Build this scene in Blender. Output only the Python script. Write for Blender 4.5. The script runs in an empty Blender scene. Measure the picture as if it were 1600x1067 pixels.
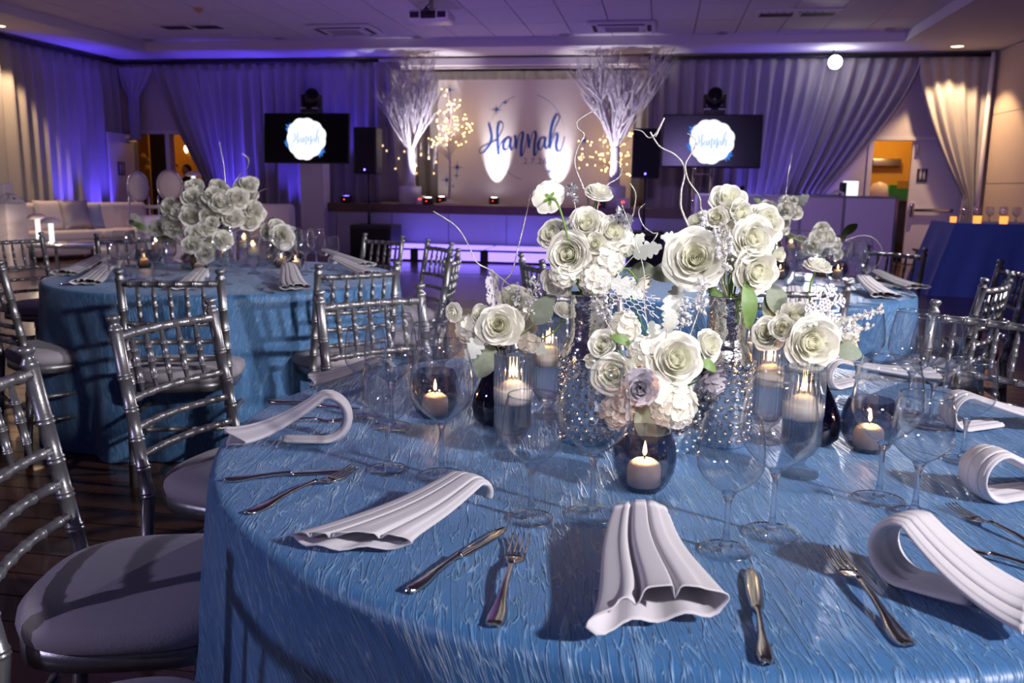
import bpy, math, random
from mathutils import Vector, Matrix, Quaternion
PI = math.pi
scene = bpy.context.scene
COL = scene.collection
random.seed(7)

# ---------------------------------------------------------------- camera
FPX, PITCH, ROLL, HC = 1340.0, math.atan(242 / 1340), 0.0152, 1.257
_F = Vector((0, math.cos(PITCH), -math.sin(PITCH)))
_R0 = Vector((1, 0, 0))
_U0 = _R0.cross(_F)
_R = _R0 * math.cos(ROLL) + _U0 * math.sin(ROLL)
_U = _U0 * math.cos(ROLL) - _R0 * math.sin(ROLL)
cam_d = bpy.data.cameras.new('camera')
cam = bpy.data.objects.new('camera', cam_d)
COL.objects.link(cam)
cam.matrix_world = Matrix(((_R.x, _U.x, -_F.x, 0), (_R.y, _U.y, -_F.y, 0), (_R.z, _U.z, -_F.z, HC), (0, 0, 0, 1)))
cam_d.sensor_fit = 'HORIZONTAL'
cam_d.sensor_width = 36.0
cam_d.lens = FPX * 36.0 / 1600.0
cam_d.clip_start = 0.05
cam_d.clip_end = 100
cam_d.dof.use_dof = True
cam_d.dof.focus_distance = 1.62
cam_d.dof.aperture_fstop = 7.0
scene.camera = cam

# ---------------------------------------------------------------- view + world
scene.view_settings.view_transform = 'Standard'
scene.view_settings.look = 'None'
scene.view_settings.gamma = 1.0
scene.view_settings.use_curve_mapping = False
scene.view_settings.exposure = 0.15
cy = scene.cycles
cy.max_bounces = 10
cy.transparent_max_bounces = 28
cy.transmission_bounces = 9
cy.glossy_bounces = 4
cy.diffuse_bounces = 3
cy.sample_clamp_indirect = 3.0
cy.blur_glossy = 0.5
world = bpy.data.worlds.new('room_ambience')
scene.world = world
world.use_nodes = True
world.node_tree.nodes['Background'].inputs[0].default_value = (0.34, 0.25, 0.62, 1)
world.node_tree.nodes['Background'].inputs[1].default_value = 0.07

# ---------------------------------------------------------------- room frame (u to the right along the stage wall, v into the room)
_d = _F + (1033 - 800) / FPX * _R - (295 - 533.5) / FPX * _U
YAW = math.atan2(_d.x, _d.y)
CA, SA = math.cos(YAW), math.sin(YAW)

def R2W(u, v, z=0.0):
    return Vector((u * CA + v * SA, -u * SA + v * CA, z))

def _ray(x, y):
    return _F + (x - 800) / FPX * _R - (y - 533.5) / FPX * _U

def P(x, y, z=0.762):
    """the point at height z that the photograph shows at x, y"""
    d = _ray(x, y)
    t = (z - HC) / d.z
    return Vector((d.x * t, d.y * t, z))

def PY(x, y, dist):
    """the point at that distance in front of the photographer"""
    d = _ray(x, y)
    t = dist / d.y
    return Vector((d.x * t, dist, HC + d.z * t))

def PV(x, y, v):
    """room coordinates u, v, z of the point on the plane v"""
    d = _ray(x, y)
    t = v / (d.x * SA + d.y * CA)
    return Vector((d.x * t * CA - d.y * t * SA, v, HC + d.z * t))

# ---------------------------------------------------------------- lights
def spot(name, loc, target, watts, color=(1, 1, 1), angle=60, blend=0.5, radius=0.05):
    l = bpy.data.lights.new(name, 'SPOT')
    l.energy = watts; l.color = color; l.spot_size = math.radians(angle); l.spot_blend = blend; l.shadow_soft_size = radius
    o = bpy.data.objects.new(name, l); COL.objects.link(o)
    o.location = loc
    o.rotation_euler = (Vector(target) - Vector(loc)).to_track_quat('-Z', 'Y').to_euler()
    return o

def point(name, loc, watts, color, radius=0.012):
    l = bpy.data.lights.new(name, 'POINT')
    l.energy = watts; l.color = color; l.shadow_soft_size = radius
    o = bpy.data.objects.new(name, l); COL.objects.link(o); o.location = loc
    return o

T1, T2, T3 = Vector((0.34, 1.72, 0)), Vector((-1.54, 4.65, 0)), Vector((1.13, 4.60, 0))
ZT = 0.762
# the photographer's two flashes: one to the right of the table, one far to the left behind the camera
spot('flash_right', (2.55, -0.55, 2.35), (0.40, 1.6, 0.85), 520, (1.0, 0.96, 0.98), 60, 0.35, 0.09)
spot('added_rear_fill', (3.7, 2.5, 2.75), (-0.7, 4.7, 0.85), 640, (1.0, 0.95, 0.95), 60, 0.5, 0.08)  # added unseen lamp at the right, brightens the two rear tables
spot('added_front_fill', (0.35, -0.35, 1.95), (0.36, 2.2, 1.06), 150, (1.0, 0.97, 0.95), 40, 0.9, 0.12)  # added fill lamp near the camera, brightens the bouquets from the front
spot('flash_left', (-4.2, -0.45, 2.3), (-0.3, 1.2, 0.55), 180, (0.72, 0.66, 1.0), 44, 0.6, 0.05)
# added unseen purple lamp that brightens the ceiling
spot('added_ceiling_wash', R2W(-3, 7.5, 0.5), R2W(-3, 9.5, 3.8), 340, (0.50, 0.26, 1.0), 150, 1.0, 0.8)
# added unseen violet lamp brightening the bar and far right half of the hall
spot('added_room_wash', R2W(0.5, 3.5, 3.5), R2W(2.6, 13.5, 0.6), 850, (0.50, 0.36, 1.0), 52, 1.0, 0.3)
spot('added_lounge_wash', R2W(-3.5, 4.0, 3.5), R2W(-8.0, 12.0, 0.3), 130, (0.80, 0.58, 0.85), 48, 1.0, 0.3)  # added unseen lamp that brightens the lounge

# ---------------------------------------------------------------- mesh helpers
class MB:
    def __init__(s):
        s.v, s.f = [], []
    def add(s, verts, faces, M=None):
        n = len(s.v)
        s.v.extend([tuple(M @ Vector(p)) for p in verts] if M is not None else [tuple(p) for p in verts])
        s.f.extend([tuple(i + n for i in f) for f in faces])
        return s
    def box(s, x0, x1, y0, y1, z0, z1, M=None):
        return s.add([(x0, y0, z0), (x1, y0, z0), (x1, y1, z0), (x0, y1, z0), (x0, y0, z1), (x1, y0, z1), (x1, y1, z1), (x0, y1, z1)],
                     [(0, 3, 2, 1), (4, 5, 6, 7), (0, 1, 5, 4), (1, 2, 6, 5), (2, 3, 7, 6), (3, 0, 4, 7)], M)
    def bbox(s, x0, x1, y0, y1, z0, z1, r=0.02, n=3, M=None):
        """box with rounded vertical and top edges (cushion-like)"""
        r = min(r, (x1 - x0) / 2.01, (y1 - y0) / 2.01, (z1 - z0) / 2.01)
        vs = []; rings = []
        lev = [(z0 + r - r * math.cos(PI / 2 * k / n), r - r * math.sin(PI / 2 * k / n)) for k in range(n + 1)]
        lev += [(z1 - r + r * math.sin(PI / 2 * k / n), r - r * math.cos(PI / 2 * k / n)) for k in range(n + 1)]
        for z, ins in lev:
            ring = []
            for cx, cy_, a0 in ((x1 - r, y1 - r, 0), (x0 + r, y1 - r, 90), (x0 + r, y0 + r, 180), (x1 - r, y0 + r, 270)):
                for k in range(n + 1):
                    a = math.radians(a0 + 90 * k / n)
                    ring.append((cx + (r - ins) * math.cos(a), cy_ + (r - ins) * math.sin(a), z))
            rings.append(ring)
        m = len(rings[0]); fs = []
        for ring in rings: vs += ring
        for i in range(len(rings) - 1):
            for k in range(m):
                fs.append((i * m + k, i * m + (k + 1) % m, (i + 1) * m + (k + 1) % m, (i + 1) * m + k))
        fs.append(tuple(range(m - 1, -1, -1))); fs.append(tuple(range((len(rings) - 1) * m, len(rings) * m)))
        return s.add(vs, fs, M)
    def lathe(s, prof, seg=24, M=None, mod=None, a0=0.0):
        """prof: list of (r, z); r == 0 closes"""
        vs, fs, idx = [], [], []
        for r, z in prof:
            if r < 1e-6:
                idx.append([len(vs)]); vs.append((0, 0, z))
            else:
                row = []
                for k in range(seg):
                    a = a0 + 2 * PI * k / seg
                    rr = r * (mod(k, z) if mod else 1)
                    row.append(len(vs)); vs.append((rr * math.cos(a), rr * math.sin(a), z))
                idx.append(row)
        for A, B in zip(idx, idx[1:]):
            if len(A) == 1 and len(B) == 1: continue
            for k in range(seg):
                k2 = (k + 1) % seg
                if len(A) == 1: fs.append((A[0], B[k2], B[k]))
                elif len(B) == 1: fs.append((A[k], A[k2], B[0]))
                else: fs.append((A[k], A[k2], B[k2], B[k]))
        return s.add(vs, fs, M)
    def tube(s, pts, rad, seg=8, M=None, cap=True):
        pts = [Vector(p) for p in pts]
        n = len(pts)
        if not hasattr(rad, '__len__'): rad = [rad] * n
        vs, fs = [], []
        t = (pts[1] - pts[0]).normalized()
        ref = Vector((0, 0, 1)) if abs(t.z) < 0.9 else Vector((0, 1, 0))
        nx = t.cross(ref).normalized()
        for i in range(n):
            if i == 0: t = pts[1] - pts[0]
            elif i == n - 1: t = pts[-1] - pts[-2]
            else: t = pts[i + 1] - pts[i - 1]
            if t.length < 1e-9: t = Vector((0, 0, 1))
            t.normalize()
            nx = (nx - t * nx.dot(t))
            if nx.length < 1e-6: nx = t.orthogonal()
            nx.normalize()
            ny = t.cross(nx)
            for k in range(seg):
                a = 2 * PI * k / seg
                vs.append(pts[i] + (nx * math.cos(a) + ny * math.sin(a)) * rad[i])
        for i in range(n - 1):
            for k in range(seg):
                k2 = (k + 1) % seg
                fs.append((i * seg + k, i * seg + k2, (i + 1) * seg + k2, (i + 1) * seg + k))
        if cap:
            fs.append(tuple(range(seg - 1, -1, -1))); fs.append(tuple(range((n - 1) * seg, n * seg)))
        return s.add(vs, fs, M)
    def grid(s, fn, nx, ny, M=None):
        vs = [fn(i / nx, j / ny) for j in range(ny + 1) for i in range(nx + 1)]
        fs = [(j * (nx + 1) + i, j * (nx + 1) + i + 1, (j + 1) * (nx + 1) + i + 1, (j + 1) * (nx + 1) + i) for j in range(ny) for i in range(nx)]
        return s.add(vs, fs, M)
    def prism(s, outline, h0, h1, M=None):
        """outline (x, y) extruded in z"""
        n = len(outline)
        vs = [(x, y, h0) for x, y in outline] + [(x, y, h1) for x, y in outline]
        fs = [tuple(range(n - 1, -1, -1)), tuple(range(n, 2 * n))] + [(k, (k + 1) % n, n + (k + 1) % n, n + k) for k in range(n)]
        return s.add(vs, fs, M)
    def ball(s, c, r, seg=8, rings=5, M=None, sz=1.0):
        pr = [(r * math.sin(PI * k / rings), c[2] - r * sz * math.cos(PI * k / rings)) for k in range(rings + 1)]
        pr[0] = (0, pr[0][1]); pr[-1] = (0, pr[-1][1])
        T = Matrix.Translation((c[0], c[1], 0))
        return s.lathe(pr, seg, (M @ T) if M is not None else T)
    def mesh(s, name, mat, smooth=True):
        me = bpy.data.meshes.new(name)
        me.from_pydata([tuple(p) for p in s.v], [], s.f)
        if mat is not None: me.materials.append(mat)
        if smooth: me.polygons.foreach_set('use_smooth', [True] * len(me.polygons))
        me.update()
        return me

def tag(o, label=None, cat=None, group=None, kind=None):
    if label: o['label'] = label
    if cat: o['category'] = cat
    if group: o['group'] = group
    if kind: o['kind'] = kind
    return o

def link(name, me, parent=None, loc=None, rot=None):
    o = bpy.data.objects.new(name, me)
    COL.objects.link(o)
    if parent is not None: o.parent = parent
    if loc is not None: o.location = loc
    if rot is not None:
        if isinstance(rot, Quaternion):
            o.rotation_mode = 'QUATERNION'; o.rotation_quaternion = rot
        elif isinstance(rot, (int, float)): o.rotation_euler = (0, 0, rot)
        else: o.rotation_euler = rot
    return o

def thing(name, label, cat, loc=(0, 0, 0), rot=0.0, group=None):
    o = link(name, None, None, loc, rot)
    o.empty_display_size = 0.1
    return tag(o, label, cat, group)

def solo(name, me, label, cat, loc=(0, 0, 0), rot=0.0, group=None):
    return tag(link(name, me, None, loc, rot), label, cat, group)

def room_thing(name, label, cat, u, v, z=0.0, turn=0.0, group=None):
    return thing(name, label, cat, R2W(u, v, z), -YAW + turn, group)

def struct(name, mb, mat, parent=None, smooth=False):
    o = link(name, mb.mesh(name, mat, smooth), parent)
    if parent is None:
        o.rotation_euler = (0, 0, -YAW); o['kind'] = 'structure'
    return o

def part(name, mb, mat, parent, smooth=True, **k):
    return link(name, mb.mesh(name, mat, smooth), parent, **k)

def face(n, spin=0.0):
    q = Vector(n).to_track_quat('Z', 'Y')
    return q @ Quaternion((0, 0, 1), spin)

ORD = ['first', 'second', 'third', 'fourth', 'fifth', 'sixth', 'seventh', 'eighth', 'ninth', 'tenth', 'eleventh', 'twelfth', 'thirteenth', 'fourteenth',
       'fifteenth', 'sixteenth', 'seventeenth', 'eighteenth', 'nineteenth', 'twentieth', 'twenty-first', 'twenty-second', 'twenty-third', 'twenty-fourth',
       'twenty-fifth', 'twenty-sixth', 'twenty-seventh', 'twenty-eighth', 'twenty-ninth', 'thirtieth']
for _t in ('thirty', 'forty', 'fifty', 'sixty'):
    ORD += [_t + '-' + w for w in ORD[:9]] + [{'thirty': 'fortieth', 'forty': 'fiftieth', 'fifty': 'sixtieth', 'sixty': 'seventieth'}[_t]]

# ---------------------------------------------------------------- materials
def new_mat(name):
    m = bpy.data.materials.new(name); m.use_nodes = True
    nt = m.node_tree; nt.nodes.clear()
    return m, nt, nt.nodes.new('ShaderNodeOutputMaterial')

def nd(nt, t, **k):
    n = nt.nodes.new(t)
    for a, b in k.items(): setattr(n, a, b)
    return n

def mat(name, col, rough=0.5, metal=0.0, var=0.08, scale=8.0, bump=0.0, bscale=60.0, sheen=0.0, coat=0.0, spec=0.5, emit=None, estr=0.0, sss=0.0, stretch=(1, 1, 1)):
    m, nt, out = new_mat(name)
    p = nd(nt, 'ShaderNodeBsdfPrincipled')
    tc = nd(nt, 'ShaderNodeTexCoord'); mp = nd(nt, 'ShaderNodeMapping'); mp.inputs['Scale'].default_value = stretch
    nt.links.new(tc.outputs['Object'], mp.inputs[0])
    no = nd(nt, 'ShaderNodeTexNoise'); no.inputs['Scale'].default_value = scale; no.inputs['Detail'].default_value = 4
    nt.links.new(mp.outputs[0], no.inputs[0])
    mx = nd(nt, 'ShaderNodeMix', data_type='RGBA')
    mx.inputs[6].default_value = tuple(c * (1 - var) for c in col) + (1,)
    mx.inputs[7].default_value = tuple(min(1, c * (1 + var)) for c in col) + (1,)
    nt.links.new(no.outputs[0], mx.inputs[0]); nt.links.new(mx.outputs[2], p.inputs['Base Color'])
    p.inputs['Roughness'].default_value = rough; p.inputs['Metallic'].default_value = metal
    p.inputs['Specular IOR Level'].default_value = spec
    p.inputs['Sheen Weight'].default_value = sheen; p.inputs['Coat Weight'].default_value = coat
    if sss:
        p.inputs['Subsurface Weight'].default_value = sss; p.inputs['Subsurface Radius'].default_value = (0.01, 0.008, 0.005)
    if emit:
        p.inputs['Emission Color'].default_value = tuple(emit) + (1,); p.inputs['Emission Strength'].default_value = estr
    if bump:
        b2 = nd(nt, 'ShaderNodeTexNoise'); b2.inputs['Scale'].default_value = bscale; b2.inputs['Detail'].default_value = 3
        nt.links.new(mp.outputs[0], b2.inputs[0])
        bp = nd(nt, 'ShaderNodeBump'); bp.inputs['Strength'].default_value = bump; bp.inputs['Distance'].default_value = 0.01
        nt.links.new(b2.outputs[0], bp.inputs['Height']); nt.links.new(bp.outputs[0], p.inputs['Normal'])
    nt.links.new(p.outputs[0], out.inputs[0])
    return m

def emit_mat(name, col, strength):
    m, nt, out = new_mat(name)
    e = nd(nt, 'ShaderNodeEmission'); e.inputs[0].default_value = tuple(col) + (1,); e.inputs[1].default_value = strength
    nt.links.new(e.outputs[0], out.inputs[0]); return m

def thin_glass(name, tint, ior=1.5, gloss=1.0, rough=0.0, base=0.0):
    """thin-walled glass: clear straight through, mirror-like by Fresnel"""
    m, nt, out = new_mat(name)
    tr = nd(nt, 'ShaderNodeBsdfTransparent'); tr.inputs[0].default_value = tuple(tint) + (1,)
    gl = nd(nt, 'ShaderNodeBsdfGlossy'); gl.inputs[0].default_value = (gloss, gloss, gloss, 1); gl.inputs['Roughness'].default_value = rough
    fr = nd(nt, 'ShaderNodeFresnel')
    ge = nd(nt, 'ShaderNodeNewGeometry'); mr = nd(nt, 'ShaderNodeMapRange'); mr.inputs[3].default_value = ior; mr.inputs[4].default_value = 1 / ior
    nt.links.new(ge.outputs['Backfacing'], mr.inputs[0]); nt.links.new(mr.outputs[0], fr.inputs[0])   # the same reflection on both faces of the thin wall
    lw = nd(nt, 'ShaderNodeLayerWeight'); lw.inputs[0].default_value = .5; er = nd(nt, 'ShaderNodeMapRange', interpolation_type='SMOOTHSTEP'); er.inputs[1].default_value = .72; er.inputs[2].default_value = 1.0
    ec = nd(nt, 'ShaderNodeMix', data_type='RGBA'); ec.inputs[6].default_value = tuple(tint) + (1,); ec.inputs[7].default_value = tuple(c * .45 for c in tint) + (1,)   # edges darkened in the tint, imitating the long way through the wall
    nt.links.new(lw.outputs['Facing'], er.inputs[0]); nt.links.new(er.outputs[0], ec.inputs[0]); nt.links.new(ec.outputs[2], tr.inputs[0])
    mx = nd(nt, 'ShaderNodeMixShader')
    ad = nd(nt, 'ShaderNodeMath', operation='ADD', use_clamp=True); ad.inputs[1].default_value = base; nt.links.new(fr.outputs[0], ad.inputs[0])
    nt.links.new(ad.outputs[0], mx.inputs[0]); nt.links.new(tr.outputs[0], mx.inputs[1]); nt.links.new(gl.outputs[0], mx.inputs[2])
    nt.links.new(mx.outputs[0], out.inputs[0]); return m

def solid_glass(name, col=(1, 1, 1), ior=1.5, clear=0.0):
    m, nt, out = new_mat(name)
    g = nd(nt, 'ShaderNodeBsdfGlass'); g.inputs[0].default_value = tuple(col) + (1,); g.inputs['IOR'].default_value = ior; g.inputs['Roughness'].default_value = 0.0
    if clear:
        tr = nd(nt, 'ShaderNodeBsdfTransparent'); mx = nd(nt, 'ShaderNodeMixShader'); mx.inputs[0].default_value = clear
        nt.links.new(g.outputs[0], mx.inputs[1]); nt.links.new(tr.outputs[0], mx.inputs[2]); nt.links.new(mx.outputs[0], out.inputs[0])
    else: nt.links.new(g.outputs[0], out.inputs[0])
    return m

def petal_mat(name, col, trans=0.4):
    m, nt, out = new_mat(name)
    tc = nd(nt, 'ShaderNodeTexCoord'); no = nd(nt, 'ShaderNodeTexNoise'); no.inputs['Scale'].default_value = 3.0
    nt.links.new(tc.outputs['Object'], no.inputs[0])
    mx = nd(nt, 'ShaderNodeMix', data_type='RGBA')
    mx.inputs[6].default_value = tuple(c * 0.92 for c in col) + (1,); mx.inputs[7].default_value = tuple(min(1, c * 1.06) for c in col) + (1,)
    nt.links.new(no.outputs[0], mx.inputs[0])
    p = nd(nt, 'ShaderNodeBsdfPrincipled'); p.inputs['Roughness'].default_value = 0.6; p.inputs['Specular IOR Level'].default_value = 0.25
    t = nd(nt, 'ShaderNodeBsdfTranslucent')
    ms = nd(nt, 'ShaderNodeMixShader'); ms.inputs[0].default_value = trans
    nt.links.new(mx.outputs[2], p.inputs['Base Color']); nt.links.new(mx.outputs[2], t.inputs[0])
    nt.links.new(p.outputs[0], ms.inputs[1]); nt.links.new(t.outputs[0], ms.inputs[2]); nt.links.new(ms.outputs[0], out.inputs[0])
    return m

def crinkle_mat(name, col, hi):
    """blue crinkled taffeta: long irregular creases along the cloth's length"""
    m, nt, out = new_mat(name)
    L = nt.links
    p = nd(nt, 'ShaderNodeBsdfPrincipled')
    uv = nd(nt, 'ShaderNodeUVMap'); uv.uv_map = 'cloth'
    heights = []
    for sc, dist, w in (((75, 7.5, 1), 0.35, 1.0), ((150, 13, 1), 0.3, 0.6), ((42, 4.5, 1), 0.5, 0.8)):
        mp = nd(nt, 'ShaderNodeMapping'); mp.inputs['Scale'].default_value = sc
        L.new(uv.outputs[0], mp.inputs[0])
        n = nd(nt, 'ShaderNodeTexNoise'); n.inputs['Scale'].default_value = 1.0; n.inputs['Detail'].default_value = 1.5; n.inputs['Distortion'].default_value = dist
        L.new(mp.outputs[0], n.inputs[0])
        s1 = nd(nt, 'ShaderNodeMath', operation='SUBTRACT'); s1.inputs[1].default_value = 0.5; L.new(n.outputs[0], s1.inputs[0])
        ab = nd(nt, 'ShaderNodeMath', operation='ABSOLUTE'); L.new(s1.outputs[0], ab.inputs[0])
        mr = nd(nt, 'ShaderNodeMapRange', interpolation_type='SMOOTHSTEP'); mr.inputs[1].default_value = 0.0; mr.inputs[2].default_value = 0.028; mr.inputs[3].default_value = w; mr.inputs[4].default_value = 0.0
        L.new(ab.outputs[0], mr.inputs[0]); heights.append(mr)
    a1 = nd(nt, 'ShaderNodeMath', operation='ADD'); L.new(heights[0].outputs[0], a1.inputs[0]); L.new(heights[1].outputs[0], a1.inputs[1])
    a2 = nd(nt, 'ShaderNodeMath', operation='ADD'); L.new(a1.outputs[0], a2.inputs[0]); L.new(heights[2].outputs[0], a2.inputs[1])
    bp = nd(nt, 'ShaderNodeBump'); bp.inputs['Strength'].default_value = 0.8; bp.inputs['Distance'].default_value = 0.0022
    L.new(a2.outputs[0], bp.inputs['Height']); L.new(bp.outputs[0], p.inputs['Normal'])
    mx = nd(nt, 'ShaderNodeMix', data_type='RGBA'); mx.inputs[6].default_value = tuple(col) + (1,); mx.inputs[7].default_value = tuple(hi) + (1,)  # crease lines lightened in the colour, imitating glints on the taffeta
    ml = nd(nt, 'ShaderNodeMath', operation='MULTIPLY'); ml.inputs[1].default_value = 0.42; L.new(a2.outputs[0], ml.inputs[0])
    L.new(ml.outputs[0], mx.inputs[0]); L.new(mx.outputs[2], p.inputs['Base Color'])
    p.inputs['Roughness'].default_value = 0.42; p.inputs['Specular IOR Level'].default_value = 0.5; p.inputs['Sheen Weight'].default_value = 0.25
    p.inputs['Sheen Tint'].default_value = (0.6, 0.75, 1, 1)
    L.new(p.outputs[0], out.inputs[0]); return m

M = {}
M['cloth'] = crinkle_mat('blue_crinkle_taffeta', (0.050, 0.170, 0.40), (0.30, 0.50, 0.74))
M['dull_cloth'] = mat('plain_blue_linen', (0.045, 0.10, 0.28), 0.8, bump=0.15, bscale=300, sheen=0.2)
M['silver'] = mat('silver_painted_wood', (0.30, 0.292, 0.315), 0.34, 0.75, var=0.25, scale=30, bump=0.06, bscale=180)
M['cushion'] = mat('white_cushion_fabric', (0.36, 0.325, 0.38), 0.85, bump=0.12, bscale=240, sheen=0.2)
M['napkin'] = mat('white_linen', (0.63, 0.60, 0.645), 0.85, var=0.03, bump=0.06, bscale=500)
M['cutlery'] = mat('polished_cutlery_steel', (0.74, 0.68, 0.64), 0.14, 1.0, var=0.05)
M['glass'] = thin_glass('clear_thin_glass', (0.99, 0.99, 0.995), 1.62)
M['footglass'] = thin_glass('clear_foot_glass', (0.99, 0.99, 0.995), 1.28)
M['stemglass'] = solid_glass('clear_solid_glass', (0.98, 0.98, 1.0), 1.5, 0.3)
M['ribbed'] = solid_glass('clear_ribbed_glass', (0.99, 0.99, 1.0), 1.45, 0.55)
M['rimglass'] = thin_glass('bright_glass_edge', (0.99, 0.99, 1.0), 1.5, rough=0.2, base=0.10)
M['water'] = solid_glass('water', (0.97, 0.98, 1.0), 1.33, 0.55)
M['smoke'] = thin_glass('smoked_glass', (0.62, 0.62, 0.68), 1.7, 0.9)
M['darkglass'] = thin_glass('dark_blue_glass', (0.30, 0.28, 0.42), 1.8, 0.85)
M['mercury'] = mat('silvered_vase_glass', (0.80, 0.80, 0.86), 0.13, 1.0, var=0.25, scale=25, bump=0.35, bscale=55)
M['wax'] = mat('white_candle_wax', (0.9, 0.82, 0.74), 0.45, sss=0.6, var=0.02)
M['flame'] = emit_mat('candle_flame', (1.0, 0.52, 0.16), 30.0)
M['wick'] = mat('burnt_wick', (0.02, 0.015, 0.01), 0.9)
M['petal'] = petal_mat('white_petal', (0.93, 0.915, 0.85))
M['petal_in'] = petal_mat('cream_inner_petal', (0.97, 0.955, 0.82))
M['petal_blush'] = petal_mat('blush_outer_petal', (0.80, 0.72, 0.66))
M['stem'] = mat('green_stem', (0.16, 0.27, 0.06), 0.55, var=0.2)
M['leaf'] = mat('green_leaf', (0.13, 0.22, 0.06), 0.5, var=0.3)
M['dusty'] = mat('silver_green_leaf', (0.52, 0.54, 0.51), 0.8, var=0.15, bump=0.2, bscale=120)
M['eucalyptus'] = mat('grey_green_leaf', (0.20, 0.23, 0.175), 0.7, var=0.25)
M['twig'] = mat('silver_glitter_twig', (0.72, 0.66, 0.62), 0.3, 0.8, var=0.3, scale=120, bump=0.4, bscale=400)
M['crystal'] = solid_glass('clear_crystal', (1, 1, 1), 1.6, 0.15)
M['silverleaf'] = mat('silver_glitter', (0.72, 0.70, 0.78), 0.25, 0.9, var=0.3, scale=200)
M['glitter'] = mat('bright_glitter', (0.82, 0.82, 0.90), 0.15, 0.35, var=0.2, scale=300)
M['lace'] = mat('white_glitter_plastic', (0.66, 0.62, 0.67), 0.5, var=0.06)
M['tape'] = mat('green_floral_tape', (0.02, 0.12, 0.06), 0.6)
M['cone'] = mat('silver_brushed_pinecone', (0.55, 0.51, 0.58), 0.38, 0.25, var=0.35, scale=60)
M['curtain'] = mat('grey_drape_fabric', (0.34, 0.315, 0.33), 0.9, var=0.05, sheen=0.25)
M['wall'] = mat('painted_wall', (0.52, 0.47, 0.50), 0.85, var=0.03)
M['wallpanel'] = mat('beige_fabric_wall', (0.52, 0.40, 0.34), 0.9, var=0.04, bump=0.1, bscale=200)
M['door'] = mat('white_painted_door', (0.62, 0.58, 0.62), 0.5, var=0.03)
M['ceil'] = mat('ceiling_tile', (0.62, 0.58, 0.62), 0.9, var=0.05, bump=0.15, bscale=90)
M['ceilgrid'] = mat('ceiling_grid', (0.34, 0.31, 0.34), 0.7)
M['plaster'] = mat('white_plaster', (0.64, 0.60, 0.64), 0.85, var=0.03)
M['wood'] = mat('dark_floor_wood', (0.070, 0.030, 0.020), 0.24, var=0.45, scale=4, stretch=(1, 12, 1), coat=0.25)
M['woodbase'] = mat('floor_joint', (0.02, 0.01, 0.008), 0.6)
M['stagewood'] = mat('stage_edge_wood', (0.10, 0.045, 0.03), 0.4, var=0.3, scale=5)
M['stagepanel'] = mat('stage_front_panel', (0.36, 0.35, 0.42), 0.55, var=0.04)
M['stagetop'] = mat('stage_floor', (0.22, 0.13, 0.09), 0.4, var=0.2)
M['black'] = mat('matt_black_plastic', (0.012, 0.012, 0.014), 0.5)
M['blackgloss'] = mat('black_glossy_screen', (0.006, 0.006, 0.008), 0.22, spec=0.25)
M['grille'] = mat('black_speaker_grille', (0.01, 0.01, 0.012), 0.8, bump=0.4, bscale=200)
M['metal'] = mat('brushed_metal', (0.5, 0.5, 0.52), 0.3, 1.0)
M['whiteplastic'] = mat('white_plastic', (0.72, 0.68, 0.72), 0.4, var=0.03)
M['leather'] = mat('white_upholstery', (0.66, 0.58, 0.62), 0.55, var=0.03)
M['banner'] = mat('printed_banner_cloth', (0.82, 0.78, 0.80), 0.7, var=0.02)
M['ink'] = mat('blue_print', (0.02, 0.09, 0.42), 0.6)
M['ink2'] = mat('grey_blue_print', (0.20, 0.23, 0.44), 0.6)
M['branch'] = mat('white_sprayed_branch', (0.66, 0.62, 0.68), 0.8, var=0.12, scale=30)
M['fairy'] = emit_mat('warm_fairy_light', (1.0, 0.60, 0.20), 9.0)
M['led'] = emit_mat('violet_led_panel', (0.24, 0.16, 1.0), 2.6)
M['lens_white'] = emit_mat('white_uplight_lens', (1, 0.95, 0.95), 12)
M['lens_blue'] = emit_mat('blue_uplight_lens', (0.15, 0.1, 1), 10)
M['downlight'] = emit_mat('warm_downlight', (1.0, 0.68, 0.36), 7)
M['star_bulb'] = emit_mat('bright_spotlight_bulb', (1, 0.98, 1), 26)
M['red_led'] = emit_mat('red_indicator', (1, 0.05, 0.02), 4)
M['screenwhite'] = emit_mat('screen_white', (0.95, 0.96, 1.0), 1.15)
M['screenblue'] = emit_mat('screen_blue', (0.05, 0.22, 0.75), 0.9)
M['screenpale'] = emit_mat('screen_pale_blue', (0.42, 0.58, 0.92), 0.95)
M['ledcandle'] = emit_mat('orange_lit_holder', (1.0, 0.30, 0.06), 1.8)
M['ochre'] = mat('ochre_wall', (0.62, 0.34, 0.05), 0.8, var=0.05)
M['sequin'] = mat('silver_sequin', (0.38, 0.34, 0.42), 0.22, 0.9, var=0.4, scale=90, bump=0.9, bscale=120)
M['teal'] = mat('teal_fabric', (0.01, 0.09, 0.14), 0.8)
M['skin'] = mat('skin', (0.50, 0.24, 0.13), 0.6, sss=0.1)
M['hair'] = mat('dark_hair', (0.02, 0.012, 0.01), 0.7)
M['darkcloth'] = mat('dark_clothing', (0.02, 0.018, 0.025), 0.85)
M['tancloth'] = mat('tan_clothing', (0.45, 0.30, 0.14), 0.85)
M['darkroom'] = mat('dark_hallway_paint', (0.05, 0.04, 0.04), 0.8)
M['green'] = mat('green_print', (0.05, 0.42, 0.04), 0.6)
M['yellow'] = mat('yellow_print', (0.80, 0.48, 0.03), 0.6)
M['sign'] = mat('dark_sign_plate', (0.03, 0.03, 0.05), 0.5)
M['signlight'] = mat('light_sign_figure', (0.45, 0.42, 0.55), 0.5)
M['chrome'] = mat('chrome', (0.75, 0.75, 0.8), 0.08, 1.0, var=0.02)
M['mirrortop'] = mat('mirrored_table', (0.75, 0.75, 0.78), 0.12, 0.8)
M['vent'] = mat('dark_vent_slot', (0.02, 0.018, 0.03), 0.8)
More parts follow.
